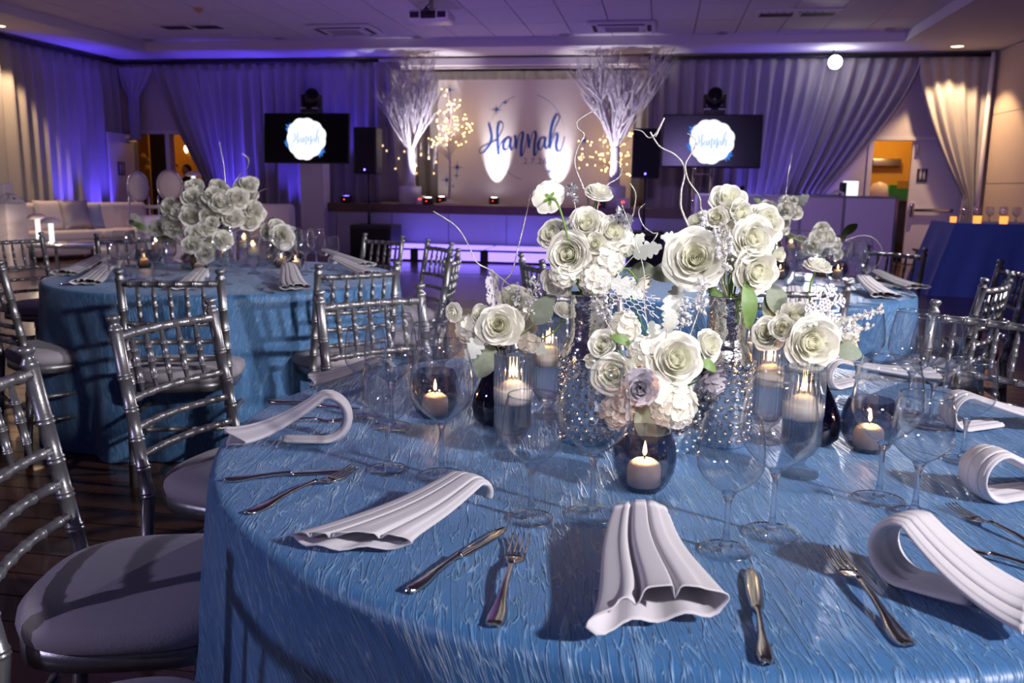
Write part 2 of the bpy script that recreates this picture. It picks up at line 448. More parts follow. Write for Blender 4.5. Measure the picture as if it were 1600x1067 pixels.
# ================================================================= the room
UL, UR, VB = -10.75, 5.45, 16.25       # left wall, right wall, stage wall
ZS, ZC = 3.60, 3.75                    # soffit and tray ceiling
NU0, NU1 = -5.40, -0.20                # niche of the stage
doorL0, doorL1 = PV(206, 208, VB).x, PV(312, 208, VB).x
mullL = PV(258, 208, VB).x
doorR0, doorRm, doorR1 = PV(1366, 218, VB).x, PV(1428, 218, VB).x, PV(1506, 218, VB).x

fl = struct('floor', MB().box(-11.5, 6.5, -1.0, 20.5, -0.06, -0.006), M['woodbase'])
plank_mesh = {}
def plank(L):
    k = round(L, 2)
    if k not in plank_mesh:
        g = 0.003
        plank_mesh[k] = MB().box(g, L - g, g, 0.14 - g, -0.02, 0.0).mesh('plank', M['wood'], False)
    return plank_mesh[k]
rest = MB(); n_pl = 0
rows = int(15.2 / 0.14)
for r in range(rows):
    v = 0.9 + r * 0.14
    u = -6.0 - random.uniform(0, 1.6) if v < 7 else -10.7
    umax = 3.2 if v < 7 else 5.4
    while u < umax:
        L = random.choice((1.2, 1.5, 1.8, 2.1))
        if v < 6.2 and n_pl < 295 and u > -5.6:
            o = link('plank', plank(L), fl, (u, v, 0)); n_pl += 1
        else:
            rest.box(u + .003, u + L - .003, v + .003, v + .137, -0.02, 0.0)
        u += L
tag(part('plank_field', rest, M['wood'], fl, False), kind='stuff')

# stage wall with two doorways and the niche
wb = MB()
for u0, u1, z0, z1 in ((UL, doorL0, 0, 3.9), (doorL0, doorL1, 2.19, 3.9), (doorL1, NU0, 0, 3.9), (NU1, doorR0, 0, 3.9), (doorR0, doorR1, 2.15, 3.9), (doorR1, UR, 0, 3.9), (NU0, NU1, 3.42, 3.9)):
    wb.box(u0, u1, VB, VB + 0.15, z0, z1)
struct('wall_back', wb, M['wall'])
struct('wall_niche', MB().box(NU0 - .1, NU1 + .1, 18.0, 18.1, 0, 3.9).box(NU0 - .1, NU0, VB, 18, 0, 3.9).box(NU1, NU1 + .1, VB, 18, 0, 3.9), M['wall'])
struct('wall_left', MB().box(UL - .15, UL, 1.5, 16.4, 0, 3.9), M['wall'])
wr = struct('wall_right', MB().box(UR, UR + .15, 1.5, 16.4, 0, 3.9), M['wall'])
for k in range(4):
    for z0, z1 in ((0.12, 1.42), (1.43, 2.55), (2.56, 3.58)):
        part('wall_panel', MB().box(UR - .03, UR, 16.15 - (k + 1) * 2.4 + .006, 16.15 - k * 2.4 - .006, z0, z1), M['wallpanel'], wr, False)
# ceiling: tray of tiles with a lower soffit round it
TU0, TU1, TV1 = -9.43, 3.69, 15.0
ce = struct('ceiling', MB().box(UL, UR, 1.5, 18.2, ZC + .02, ZC + .08), M['ceilgrid'])
tl = (TU1 - TU0) / 20
tile = MB().box(.008, tl - .008, .008, 1.212, 0, .015).mesh('ceiling_tile', M['ceil'], False)
for i in range(20):
    for j in range(6):
        link('ceiling_tile', tile, ce, (TU0 + i * tl, TV1 - (j + 1) * 1.22, ZC))
struct('trim_1', MB().box(UL, UR, TV1, 18.2, ZS, ZC + .02).box(UL, TU0, 1.5, TV1, ZS, ZC + .02).box(TU1, UR, 1.5, TV1, ZS, ZC + .02), M['plaster'])
struct('trim_2', MB().box(NU0, NU1, 16.02, 16.2, 3.44, 3.56), M['plaster'])
struct('baseboard_right', MB().box(UR - .045, UR - .03, 6.5, 16.1, 0, .12), M['door'])

# rooms beyond the two doorways
struct('wall_foyer', MB().box(-11.2, -7.2, 19.2, 19.3, 0, 3.4).box(-11.2, -11.1, 16.4, 19.2, 0, 3.4).box(-7.3, -7.2, 16.4, 19.2, 0, 3.4).box(-11.2, -7.2, 16.4, 19.3, 2.75, 2.85), M['ochre'])
struct('wall_foyer_screen', MB().box(PV(240, 300, 17.6).x, PV(258, 300, 17.6).x + .25, 17.55, 17.65, 0, 2.75), M['darkroom'])
struct('wall_hallway', MB().box(2.4, 6.2, 19.0, 19.1, 0, 3.4).box(2.4, 2.5, 16.4, 19, 0, 3.4).box(6.1, 6.2, 16.4, 19, 0, 3.4).box(2.4, 6.2, 16.4, 19, 2.75, 2.85), M['ochre'])
point('foyer_lamp', R2W(-9.9, 18.2, 2.45), 16, (1.0, 0.62, 0.22), .1)
point('hallway_lamp', R2W(4.3, 17.8, 2.5), 42, (1.0, 0.66, 0.28), .1)

# doors
d1 = struct('door_1', MB().box(doorL0 - .07, doorL0, VB - .02, VB + .17, 0, 2.26).box(doorL0 - .07, doorL1 + .1, VB - .02, VB + .17, 2.19, 2.26).box(mullL, mullL + .09, VB - .02, VB + .17, 0, 2.19), M['door'])
leafw = 0.95
lf = part('door_leaf', MB().box(0, leafw, -.045, 0, .01, 2.17), M['door'], d1, False, loc=(doorL0 + .05, VB - .04, 0), rot=math.radians(276))
part('closer', MB().box(.02, .32, .0, .07, 2.02, 2.09), M['metal'], lf, False)
sg = part('restroom_sign', MB().box(.42, .68, .0, .012, 1.36, 1.62), M['sign'], lf, False)
fig = MB()
for cx in (.5, .6):
    fig.prism([(cx + .018 * math.cos(a * PI / 4), 1.575 + .018 * math.sin(a * PI / 4)) for a in range(8)], .0, .004, Matrix(((1, 0, 0, 0), (0, 0, 1, .013), (0, 1, 0, 0), (0, 0, 0, 1))))
    fig.box(cx - .022, cx + .022, .012, .016, 1.45, 1.55).box(cx - .014, cx - .002, .012, .016, 1.39, 1.45).box(cx + .002, cx + .014, .012, .016, 1.39, 1.45)
part('pictogram', fig, M['signlight'], lf, False)
d2 = struct('door_2', MB().box(doorR0 - .08, doorR0, VB - .02, VB + .17, 0, 2.22).box(doorR1, doorR1 + .08, VB - .02, VB + .17, 0, 2.22).box(doorR0 - .08, doorR1 + .08, VB - .02, VB + .17, 2.15, 2.22), M['door'])
lf = part('door_leaf', MB().box(doorRm, doorR1, VB + .02, VB + .065, .01, 2.15), M['door'], d2, False)
part('push_bar', MB().bbox(doorRm + .10, doorR1 - .06, VB - .045, VB - .01, .93, .985, .012), M['chrome'], lf)
part('latch_case', MB().bbox(doorRm + .03, doorRm + .11, VB - .055, VB + .02, .84, 1.08, .02), M['chrome'], lf)
part('hinge', MB().bbox(doorRm + .05, doorRm + .11, VB - .03, VB + .02, 1.93, 2.08, .01), M['metal'], lf)
su, sz = doorRm + .11, 1.44
part('restroom_sign', MB().box(su, su + .17, VB + .008, VB + .02, sz, sz + .23), M['sign'], lf, False)
fig = MB()
for cx in (su + .055, su + .115):
    fig.prism([(cx + .014 * math.cos(a * PI / 4), sz + .20 + .014 * math.sin(a * PI / 4)) for a in range(8)], 0, .004, Matrix(((1, 0, 0, 0), (0, 0, 1, VB + .003), (0, 1, 0, 0), (0, 0, 0, 1))))
    fig.box(cx - .018, cx + .018, VB + .002, VB + .007, sz + .09, sz + .18).box(cx - .014, cx - .003, VB + .002, VB + .007, sz + .05, sz + .09).box(cx + .003, cx + .014, VB + .002, VB + .007, sz + .05, sz + .09)
part('pictogram', fig, M['signlight'], lf, False)

# ceiling fittings
def ceil_pt(x, y, z):
    d = _ray(x, y); t = (z - HC) / d.z
    return d.x * t * CA - d.y * t * SA, d.x * t * SA + d.y * t * CA
def cassette(x, y, label):
    u, v = ceil_pt(x, y, ZC)
    t = room_thing('ceiling_air_conditioner', label, 'air conditioner', u, v, ZC, group='ceiling air conditioners')
    part('frame', MB().bbox(-.52, .52, -.40, .40, -.05, 0, .03).bbox(-.42, .42, -.3, .3, -.052, -.045, .003), M['plaster'], t)
    sl = MB()
    for s in (-1, 1):
        sl.box(-.36, .36, s * .31 - .03, s * .31 + .03, -.056, -.05).box(s * .42 - .03, s * .42 + .03, -.26, .26, -.056, -.05)
    part('air_slot', sl, M['vent'], t, False)
    part('intake_panel', MB().bbox(-.34, .34, -.25, .25, -.068, -.05, .008), M['plaster'], t)
    gr = MB()
    for k in range(9): gr.box(-.26, .26, -.19 + k * .045, -.175 + k * .045, -.072, -.066)
    part('intake_grille', gr, M['ceilgrid'], t, False)
cassette(540, 44, 'white ceiling air conditioner with dark slots above the left television')
cassette(972, 39, 'white ceiling air conditioner with a ribbed grille left of the right television')
def diffuser(x, y, w, d, label):
    u, v = ceil_pt(x, y, ZC)
    t = room_thing('ceiling_vent', label, 'vent', u, v, ZC, group='ceiling vents')
    part('frame', MB().box(-w / 2, w / 2, -d / 2, d / 2, -.015, 0), M['plaster'], t, False)
    for s in (-1, 1):
        part('slot', MB().box(s * w / 4 - w * .2, s * w / 4 + w * .2, -d * .1, d * .36, -.02, -.014), M['vent'], t, False)
    for k in range(10):
        part('slat', MB().box(-w * .45 + k * w * .09, -w * .45 + k * w * .09 + .02, -d * .4, -d * .15, -.022, -.014), M['ceilgrid'], t, False)
diffuser(296, 40, 1.1, .62, 'dark slotted ceiling vent at the left of the tray ceiling')
diffuser(1246, 20, 1.15, .5, 'dark slotted ceiling vent at the right of the tray ceiling')
cans = [(232, 62), (437, 60), (652, 58), (882, 54), (1127, 51), (1391, 45)]
can_m = MB().lathe([(.085, 0), (.10, -.004), (.095, -.012), (.075, -.012), (.06, .0), (0, .0)], 20).mesh('trim_ring', M['metal'])
for i, (x, y) in enumerate(cans):
    u, v = ceil_pt(x, y, ZC)
    solo('unlit_downlight', can_m, ORD[i] + ' unlit round downlight from the left along the tray ceiling edge', 'downlight', R2W(u, v, ZC), 0, 'unlit downlights in a row')
for (x, y), lab, w in (((-2, 40), 'lit warm recessed downlight at the left edge above the drapes', 260), ((1496, 72), 'lit warm recessed downlight above the right tied-back drape', 290)):
    u, v = ceil_pt(x, y, ZS)
    t = room_thing('lit_downlight', lab, 'downlight', u, v, ZS)
    part('ring', MB().lathe([(.11, 0), (.12, -.006), (.105, -.012), (.095, -.004)], 24), M['plaster'], t)
    part('lamp', MB().lathe([(.095, -.004), (.0, -.008)], 24), M['downlight'], t)
    spot('downlight_beam', R2W(u, v, ZS - .03), R2W(u + (.25 if u > 0 else -.25), v + .05, 0), w, (1.0, .66, .34), 95, .35, .06)
for (x, y), lab in (((310, 13), 'small brown smoke detector hanging at the upper left ceiling'),):
    u, v = ceil_pt(x, y, ZC)
    solo('smoke_detector', MB().lathe([(.06, 0), (.065, -.02), (.045, -.045), (.02, -.06), (0, -.07)], 16).mesh('smoke_detector', M['tancloth']), lab, 'detector', R2W(u, v, ZC))
# projector
u, v = ceil_pt(677, 3, ZC)
t = room_thing('ceiling_projector', 'white ceiling-mounted projector at the top of the picture', 'projector', u, v - .1, ZC)
part('mount', MB().tube([(0, 0, 0), (0, 0, -.14)], .03, 10).box(-.10, .10, -.1, .1, -.15, -.13), M['metal'], t)
part('body', MB().bbox(-.29, .29, -.2, .22, -.30, -.15, .04), M['whiteplastic'], t)
part('vent_panel', MB().box(-.25, -.12, -.206, -.199, -.26, -.18).box(.13, .25, -.206, -.199, -.26, -.18), M['vent'], t, False)
part('connector_bay', MB().box(-.10, .11, -.206, -.198, -.27, -.17), M['black'], t, False)
cb = MB()
for k in range(4):
    cb.tube([(-.08 + k * .05, -.2, -.22), (-.06 + k * .04, -.27, -.2), (-.02, -.2, -.12), (0, -.05, -.05)], .008, 6)
part('cables', cb, M['black'], t)

# ================================================================= drapes
def drape(name, label, u0, u1, v, z0, z1, pleat=.30, amp=.07, fn=None, seed=0, rows=14, axis='u'):
    """pleated hanging cloth between u0 and u1; fn(t, s) shifts a strand sideways by s = 0 (top) .. 1 (floor)"""
    rnd = random.Random(seed)
    w = u1 - u0
    npl = max(2, int(w / pleat)); nx = npl * 8
    ph = [rnd.uniform(-.6, .6) for _ in range(npl + 2)]; am = [rnd.uniform(.55, 1.25) for _ in range(npl + 2)]
    def f(a, b):
        k = a * npl; i = int(k); fr = k - i
        p = ph[i] * (1 - fr) + ph[i + 1] * fr; A = amp * (am[i] * (1 - fr) + am[i + 1] * fr)
        s = 1 - b
        d = A * math.sin(2 * PI * k + p + .5 * math.sin(3 * s + i)) * (0.35 + .65 * min(1, s * 5))
        u = u0 + w * a + .35 * A * math.sin(4 * PI * k + p * 2) * s
        dz = 0
        if fn:
            du, dd = fn(a, s); u += du; d *= dd
        z = z0 + (z1 - z0) * b
        return (u, v - d, z) if axis == 'u' else (v + d, u, z)
    t = link(name, MB().grid(f, nx, rows).mesh(name, M['curtain']))
    t.rotation_euler = (0, 0, -YAW)
    sol = t.modifiers.new('thickness', 'SOLIDIFY'); sol.thickness = .006
    return tag(t, label, 'curtain', 'grey pleated drapes along the walls')

VC = 16.02
drape('pleated_drape', 'long grey drape covering the left wall behind the white lounge', 8.0, 16.1, UL + .09, 0.02, 3.5, .26, .085, seed=1, axis='v')
ub = lambda x, y=150: PV(x, y, VC).x
# left doorway: short panel swept to the left, long panel swept to the right
a0, a1 = ub(186), ub(241)
def swl(a, s):
    k = min(1, s / .42); tgt = UL + .28 + .22 * a
    g = k ** 1.5
    return ((tgt - (a0 + (a1 - a0) * a)) * g, 1 - .35 * g)
drape('tied_back_drape', 'short grey drape swept to the left above the open left door', a0, a1, VC, 2.05, 3.5, .14, .05, swl, 2, 20)
b0, b1 = ub(240), ub(592)
sh = ub(318, 290) - b0
def swr(a, s):
    q = max(0, 1 - a / .38) ** 1.3
    k = min(1, s / .62)
    return (sh * q * (k ** 1.25), 1)
drape('tied_back_drape', 'wide grey drape behind the left television, swept right beside the left doorway', b0, b1, VC, 0.02, 3.5, .22, .085, swr, 3, 24)
# niche drapes
drape('pleated_drape', 'grey drape hanging in the back of the stage niche above the banner', NU0 + .05, NU1 - .05, 17.75, .93, 3.55, .25, .06, seed=4)
drape('pleated_drape', 'grey drape at the left edge of the stage niche behind the white branch tree', ub(588), ub(628), 15.98, .93, 3.5, .2, .06, lambda a, s: (.35 * a * s * s, 1), 5)
c0, c1 = ub(1012), ub(1434)
dx = c1 - ub(1288, 300)
def swc(a, s):
    q = max(0, (a - .35) / .65) ** 1.35
    k = min(1, s / .66)
    return (-dx * q * (k ** 1.35), 1 - .3 * q * k)
drape('tied_back_drape', 'wide grey drape behind the right television, swept left beside the right doorway', c0, c1, VC, 0.02, 3.5, .22, .085, swc, 6, 28)
e0, e1 = ub(1430), ub(1556)
tie = ub(1516, 300)
def swe(a, s):
    u = e0 + (e1 - e0) * a
    if s < .66:
        k = (s / .66); return ((tie + (a - .5) * .22 - u) * k ** 1.5, 1 - .3 * k)
    return (tie + (a - .5) * (.22 + .5 * (s - .66)) - u, .7)
drape('tied_back_drape', 'warm-lit grey drape gathered at the far right corner beside the restroom door', e0, e1, VC - .02, 0.02, 3.5, .2, .06, swe, 7, 26)
rod = MB()
for s0, s1, vv in ((UL + .1, ub(592), VC - .02), (ub(1012), UR - .1, VC - .02)):
    rod.tube([R2W(s0, vv, 3.53), R2W(s1, vv, 3.53)], .03, 8)
solo('drape_rod', rod.mesh('drape_rod', M['black']), 'dark rod along the top of the drapes on the stage wall', 'rod')
rod = MB().tube([R2W(UL + .12, 8.0, 3.53), R2W(UL + .12, 16.0, 3.53)], .03, 8)
solo('drape_rod', rod.mesh('drape_rod', M['black']), 'dark rod along the top of the drape on the left wall', 'rod')
# white pole at the right end of the drapes
solo('support_pole', MB().tube([R2W(5.32, VC - .1, 0), R2W(5.32, VC - .1, 3.56)], .035, 12).mesh('support_pole', M['whiteplastic']), 'pale upright pole at the right end of the drapes', 'pole')

# ================================================================= stage
SV, SZ = 15.0, 0.91
su0, su1 = -6.0, 1.1
st = struct('stage', MB().box(su0, su1, SV + .06, 18.0, 0, SZ - .03), M['stagepanel'])
part('stage_floor', MB().box(su0, su1, SV + .06, 18.0, SZ - .03, SZ), M['stagetop'], st, False)
k = su0
while k < su1 - .1:
    part('edge_board', MB().box(k + .003, min(k + 2.35, su1) - .003, SV, SV + .08, SZ - .14, SZ + .005), M['stagewood'], st, False); k += 2.35
e = PV(791, 350, SV).x
k = e - 1.05 * 5
while k < su1 - .1:
    a, b = max(k, su0), min(k + 1.05, su1)
    if b > a + .05: part('front_panel', MB().box(a + .008, b - .008, SV + .03, SV + .06, .02, SZ - .15), M['stagepanel'], st, False)
    k += 1.05
# glowing platform in front of the stage
x0 = PV(600, 400, 14.1).x
t = room_thing('led_platform', 'low violet glowing light-box platform in front of the stage', 'platform', 0, 0)
mw = PV(757, 400, 14.0).x - PV(648, 400, 14.0).x
for i in range(4):
    u0 = PV(648, 400, 14.0).x + (i - 1) * mw
    full = mw
    if i == 0: u0, mw = u0 + mw * .6, mw * .4        # the subwoofer stands where the first module would begin
    part('top_panel', MB().box(u0 + .03, u0 + mw - .03, 14.0, 14.45, .21, .225).box(u0 + .03, u0 + mw - .03, 14.49, 14.93, .21, .225), M['led'], t, False)
    part('front_panel', MB().box(u0 + .07, u0 + mw - .07, 13.965, 13.975, .03, .18), M['led'], t, False)
    part('frame', MB().box(u0 - .06, u0 + .06, 13.955, 14.0, 0, .2).box(u0, u0 + mw, 13.955, 14.0, .185, .212).box(u0, u0 + mw, 13.955, 14.0, 0, .03).box(u0, u0 + mw, 14.0, 14.93, .19, .205), M['black'], t, False)
    mw = full
for u in (-4.2, -2.6, -1.0):
    spot('platform_glow', R2W(u, 14.5, .24), R2W(u, 15.0, .6), 7, (.12, .10, 1), 150, 1, .2)

# banner
BV = 17.0
bx0, bx1 = PV(684, 125, BV).x, PV(992, 125, BV).x
bz = PV(684, 125, BV).z
t = room_thing('printed_backdrop', 'large pale banner with a blue handwritten name at the back of the stage', 'banner', 0, 0)
part('banner_cloth', MB().box(bx0, bx1, BV, BV + .04, SZ, bz), M['banner'], t, False)
part('banner_leg', MB().box(bx0 + .05, bx0 + .1, BV + .04, BV + .5, SZ, SZ + .05).box(bx1 - .1, bx1 - .05, BV + .04, BV + .5, SZ, SZ + .05).box(bx0 + .05, bx0 + .1, BV + .04, BV + .08, SZ, bz).box(bx1 - .1, bx1 - .05, BV + .04, BV + .08, SZ, bz), M['black'], t, False)
HAN = [[(372, 458), (386, 510), (392, 560), (378, 605), (345, 650), (318, 664), (306, 648), (322, 622), (370, 600), (420, 575), (455, 525), (472, 482), (462, 450), (444, 455), (433, 500), (433, 580), (440, 675)],
       [(440, 640), (462, 590), (500, 556), (522, 562), (498, 560), (474, 600), (476, 636), (496, 640), (516, 600), (526, 560), (520, 610), (533, 642), (550, 600), (552, 540), (560, 580), (562, 634), (576, 560), (602, 515), (610, 535), (599, 600), (598, 684), (614, 660), (636, 580), (640, 530), (650, 580), (652, 628), (670, 540), (692, 510), (700, 540), (690, 600), (690, 682), (710, 650), (735, 565), (762, 556), (735, 562), (715, 600), (720, 634), (740, 636), (757, 590), (766, 556), (760, 610), (775, 632), (795, 590), (838, 480), (863, 425), (856, 399), (838, 405), (815, 460), (800, 540), (797, 632), (815, 570), (838, 530), (850, 548), (840, 610), (850, 648), (872, 642), (890, 590), (899, 548)]]
def smooth_path(pts, n=4):
    out = []
    for i in range(len(pts) - 1):
        p0, p1, p2, p3 = [Vector(pts[max(0, min(len(pts) - 1, j))]) for j in (i - 1, i, i + 1, i + 2)]
        for k in range(n):
            t_ = k / n
            out.append(.5 * ((2 * p1) + (p2 - p0) * t_ + (2 * p0 - 5 * p1 + 4 * p2 - p3) * t_ ** 2 + (3 * p1 - p0 - 3 * p2 + p3) * t_ ** 3))
    out.append(Vector(pts[-1]))
    return out
def script_mesh(fn, w_thin, w_thick, depth, mtl):
    """brush lettering: ribbons, thick on the down strokes; fn maps the drawing to local x, z"""
    mb = MB()
    for st_ in HAN:
        pts = [Vector(fn(*p)) for p in smooth_path(st_)]
        L, Rr = [], []
        for i, p in enumerate(pts):
            d = (pts[min(i + 1, len(pts) - 1)] - pts[max(i - 1, 0)]).normalized()
            w = w_thin + (w_thick - w_thin) * max(0, -d.y) ** 1.5
            nrm = Vector((-d.y, d.x)) * w / 2
            L.append(p + nrm); Rr.append(p - nrm)
        n = len(pts)
        vs = [(p.x, 0, p.y) for p in L] + [(p.x, 0, p.y) for p in Rr] + [(p.x, -depth, p.y) for p in L] + [(p.x, -depth, p.y) for p in Rr]
        fs = [(2 * n + i, 3 * n + i, 3 * n + i + 1, 2 * n + i + 1) for i in range(n - 1)]
        fs += [(i, 2 * n + i, 2 * n + i + 1, i + 1) for i in range(n - 1)] + [(n + i, n + i + 1, 3 * n + i + 1, 3 * n + i) for i in range(n - 1)]
        mb.add(vs, fs)
    return mb
def bpx(x, y):      # drawing coordinates of the lettering to the banner plane
    q = PV(680 + x / 4.447, 90 + y / 4.447, BV); return (q.x, q.z)
part('lettering', script_mesh(bpx, .016, .05, .004, M['ink']), M['ink'], t, False, loc=(0, BV - .002, 0))
def star(mb, cx, cz, r, rays=8, thin=.07, y=0):
    for k in range(rays):
        a = 2 * PI * k / rays; rr = r * (1 if k % 2 == 0 else .6)
        w = r * thin
        d = Vector((math.cos(a), math.sin(a))); n = Vector((-d.y, d.x)) * w
        mb.add([(cx + n.x, y, cz + n.y), (cx + d.x * rr, y, cz + d.y * rr), (cx - n.x, y, cz - n.y), (cx + n.x, y + .003, cz + n.y), (cx + d.x * rr, y + .003, cz + d.y * rr), (cx - n.x, y + .003, cz - n.y)],
               [(0, 1, 2), (5, 4, 3), (0, 3, 4, 1), (1, 4, 5, 2)])
    mb.add([(cx + r * .16 * math.cos(a * PI / 4), y - .0005, cz + r * .16 * math.sin(a * PI / 4)) for a in range(8)], [tuple(range(8))])
for x, y, r in ((425, 362, 44), (487, 314, 22), (1037, 577, 48), (153, 762, 48), (148, 820, 26), (124, 893, 20), (80, 850, 48), (793, 790, 44), (848, 738, 24), (1115, 235, 30), (102, 225, 40)):
    mb = MB(); q = bpx(x, y); q2 = bpx(x + r, y)
    star(mb, q[0], q[1], q2[0] - q[0], y=BV - .003)
    part('printed_star', mb, M['ink'], t, False)
def arc(cx, cy_, rx, ry, a0_, a1_, w):
    pts = []
    for k in range(25):
        a = math.radians(a0_ + (a1_ - a0_) * k / 24); pts.append(bpx(cx + rx * math.cos(a), cy_ + ry * math.sin(a)))
    mb = MB()
    vs = [(x, BV - .002, z + w / 2) for x, z in pts] + [(x, BV - .002, z - w / 2) for x, z in pts]
    mb.add(vs, [(25 + i, 26 + i, i + 1, i) for i in range(24)]); return mb
part('printed_line', arc(640, 540, 260, 290, -75, -5, .012), M['ink2'], t, False)
part('printed_line', arc(640, 560, 230, 290, 100, 135, .012), M['ink2'], t, False)
part('printed_line', arc(620, 560, 250, 300, 205, 255, .012), M['ink2'], t, False)
def text_mesh(s, size, mtl):
    cu = bpy.data.curves.new('lettering', 'FONT'); cu.body = s; cu.size = size; cu.extrude = .001; cu.space_character = 1.15
    o = bpy.data.objects.new('lettering', cu); COL.objects.link(o)
    bpy.context.view_layer.update()
    me = bpy.data.meshes.new_from_object(o.evaluated_get(bpy.context.evaluated_depsgraph_get()))
    bpy.data.objects.remove(o); me.materials.clear(); me.materials.append(mtl)
    return me
q = bpx(612, 738); q2 = bpx(775, 738)
dt = link('date_lettering', text_mesh('2.7.26', .165, M['ink2']), t, (q[0], BV - .003, q[1]), (PI / 2, 0, 0))
dt.scale = (1, 1, 1)
# ================================================================= stage equipment
def screen(x0, y0, x1, y1, v, label):
    a, b = PV(x0, y0, v), PV(x1, y1, v)
    w, h = b.x - a.x, a.z - b.z
    t = room_thing('television', label, 'television', (a.x + b.x) / 2, v, (a.z + b.z) / 2)
    t.rotation_euler = (math.radians(-4), 0, -YAW)
    part('case', MB().bbox(-w / 2, w / 2, 0, .07, -h / 2, h / 2, .012), M['black'], t)
    part('screen', MB().box(-w / 2 + .02, w / 2 - .02, -.004, 0, -h / 2 + .025, h / 2 - .02), M['blackgloss'], t, False)
    pts = []
    for k in range(144):
        an = 2 * PI * k / 144
        r = h * .40 * (1 + .06 * abs(math.sin(an * 5.5)) + .04 * math.sin(an * 3 + 1))
        pts.append((r * math.cos(an), r * math.sin(an) - .01 * h))
    part('white_badge', MB().add([(x, -.006, z) for x, z in pts], [tuple(range(144))]), M['screenwhite'], t, False)
    def fn(x, y): return ((x - 600) / 600 * h * .66, -(y - 560) / 600 * h * .66)
    part('badge_lettering', script_mesh(fn, .008, .022, .001, M['screenpale']), M['screenpale'], t, False, loc=(0, -.007, 0))
    fl_ = MB()
    for an, rr in ((2.6, .1), (2.75, .07), (3.3, .05), (3.45, .09), (-.7, .10), (-.85, .08), (-.55, .05), (2.45, .05)):
        cx, cz = h * .42 * math.cos(an), h * .42 * math.sin(an)
        star(fl_, cx, cz, h * rr, 5, .35, y=-.0055)
    part('badge_flowers', fl_, M['screenblue'], t, False)
    return a, b, w, h
a, b, wl, hl = screen(411, 176, 546, 256, 14.8, 'black television with a white lettered badge, left of the stage')
ar, br, wr_, hr = screen(1036, 178, 1188, 263, 14.3, 'black television with a white lettered badge, right of the stage')
# pedestal under the left television
q0, q1 = PV(476, 300, 15.0).x, PV(511, 300, 15.0).x
t = room_thing('white_pedestal', 'white square pedestal column under the left television', 'pedestal', (q0 + q1) / 2, 15.0)
hw = (q1 - q0) / 2
part('shaft', MB().box(-hw, hw, -.18, .15, 0.0, b.z + .05), M['plaster'], t, False)
part('base_block', MB().box(-hw - .01, hw + .03, -.2, .15, 0, .32), M['plaster'], t, False)
part('bracket', MB().box(-.1, .1, -.2, -.1, b.z, b.z + .3), M['black'], t, False)
# truss stand under the right television
cu = (ar.x + br.x) / 2
t = room_thing('television_stand', 'chrome two-pole stand under the right television', 'stand', cu, 14.42)
for s in (-1, 1):
    part('pole', MB().tube([(s * .14 - .1, 0, .03), (s * .14 - .1, 0, br.z + .3)], .025, 10), M['chrome'], t)
part('base', MB().bbox(-.5, .4, -.2, .3, 0, .03, .012), M['metal'], t)
part('crossbar', MB().tube([(-.24, 0, br.z - .1), (.04, 0, br.z - .1)], .015, 8).tube([(-.24, 0, .7), (.04, 0, .7)], .015, 8), M['chrome'], t)

def moving_head(x, y0, y1, v, label, turn):
    lo, hi = PV(x, y1, v), PV(x, y0, v); H = hi.z - lo.z
    t = room_thing('moving_head_light', label, 'stage light', lo.x, v + .1, lo.z, group='moving head lights on the televisions')
    part('base', MB().bbox(-.16, .16, -.13, .13, 0, H * .25, .02), M['black'], t)
    part('base_trim', MB().box(-.165, -.06, -.135, -.12, H * .2, H * .24).box(.06, .165, -.135, -.12, H * .2, H * .24), M['whiteplastic'], t, False)
    yk = MB()
    for s in (-1, 1): yk.bbox(s * .155 - .025, s * .155 + .025, -.07, .07, H * .25, H * .85, .02)
    yk.bbox(-.17, .17, -.06, .06, H * .24, H * .34, .02)
    part('yoke', yk, M['black'], t)
    hd = part('head', MB().lathe([(0, -.17), (.10, -.16), (.135, -.08), (.14, .06), (.125, .15), (.10, .17)], 20), M['black'], t, loc=(0, 0, H * .68), rot=(math.radians(70), 0, turn))
    part('lens', MB().lathe([(.10, .165), (.06, .18), (0, .185)], 20), M['blackgloss'], hd)
moving_head(484, 141, 177, 14.8, 'black moving stage light on top of the left television', .5)
moving_head(1116, 141, 179, 14.3, 'black moving stage light on top of the right television', 0)

def speaker(x0, y0, x1, y1, v, label, lab2, sub):
    a, b = PV(x0, y0, v), PV(x1, y1, v); w, h = b.x - a.x, a.z - b.z; u = (a.x + b.x) / 2
    t = room_thing('loudspeaker', label, 'speaker', u, v, b.z, group='loudspeakers on poles')
    part('cabinet', MB().bbox(-w / 2, w / 2, 0, .36, 0, h, .03), M['black'], t)
    part('grille', MB().bbox(-w / 2 + .025, w / 2 - .025, -.012, .02, .03, h - .03, .01), M['grille'], t)
    part('status_light', MB().box(-.012, .012, -.016, -.011, .06, .085), M['lens_blue'], t, False)
    x0, y0, x1, y1, v2 = sub
    a2, b2 = PV(x0, y0, v2), PV(x1, y1, v2); w2 = b2.x - a2.x; h2 = a2.z; u2 = (a2.x + b2.x) / 2
    t2 = room_thing('subwoofer', lab2, 'speaker', u2, v2, 0, group='subwoofers on the floor')
    part('cabinet', MB().bbox(-w2 / 2, w2 / 2, 0, .62, .02, h2, .02), M['black'], t2)
    part('grille', MB().bbox(-w2 / 2 + .03, w2 / 2 - .03, -.01, .02, .06, h2 - .05, .01), M['grille'], t2)
    for su_ in (-1, 1): part('foot', MB().box(su_ * w2 * .4 - .03, su_ * w2 * .4 + .03, .05, .11, 0, .02), M['black'], t2, False)
    solo('speaker_pole', MB().tube([(0, 0, h2 - .002), (0, 0, h2 + .35)], .024, 10).tube([(0, 0, h2 + .35), (0, 0, b.z + .002)], .018, 10).mesh('speaker_pole', M['black']), 'black pole between ' + ('left' if u < -3 else 'right') + ' subwoofer and loudspeaker', 'pole', R2W(u, v + .18, 0))
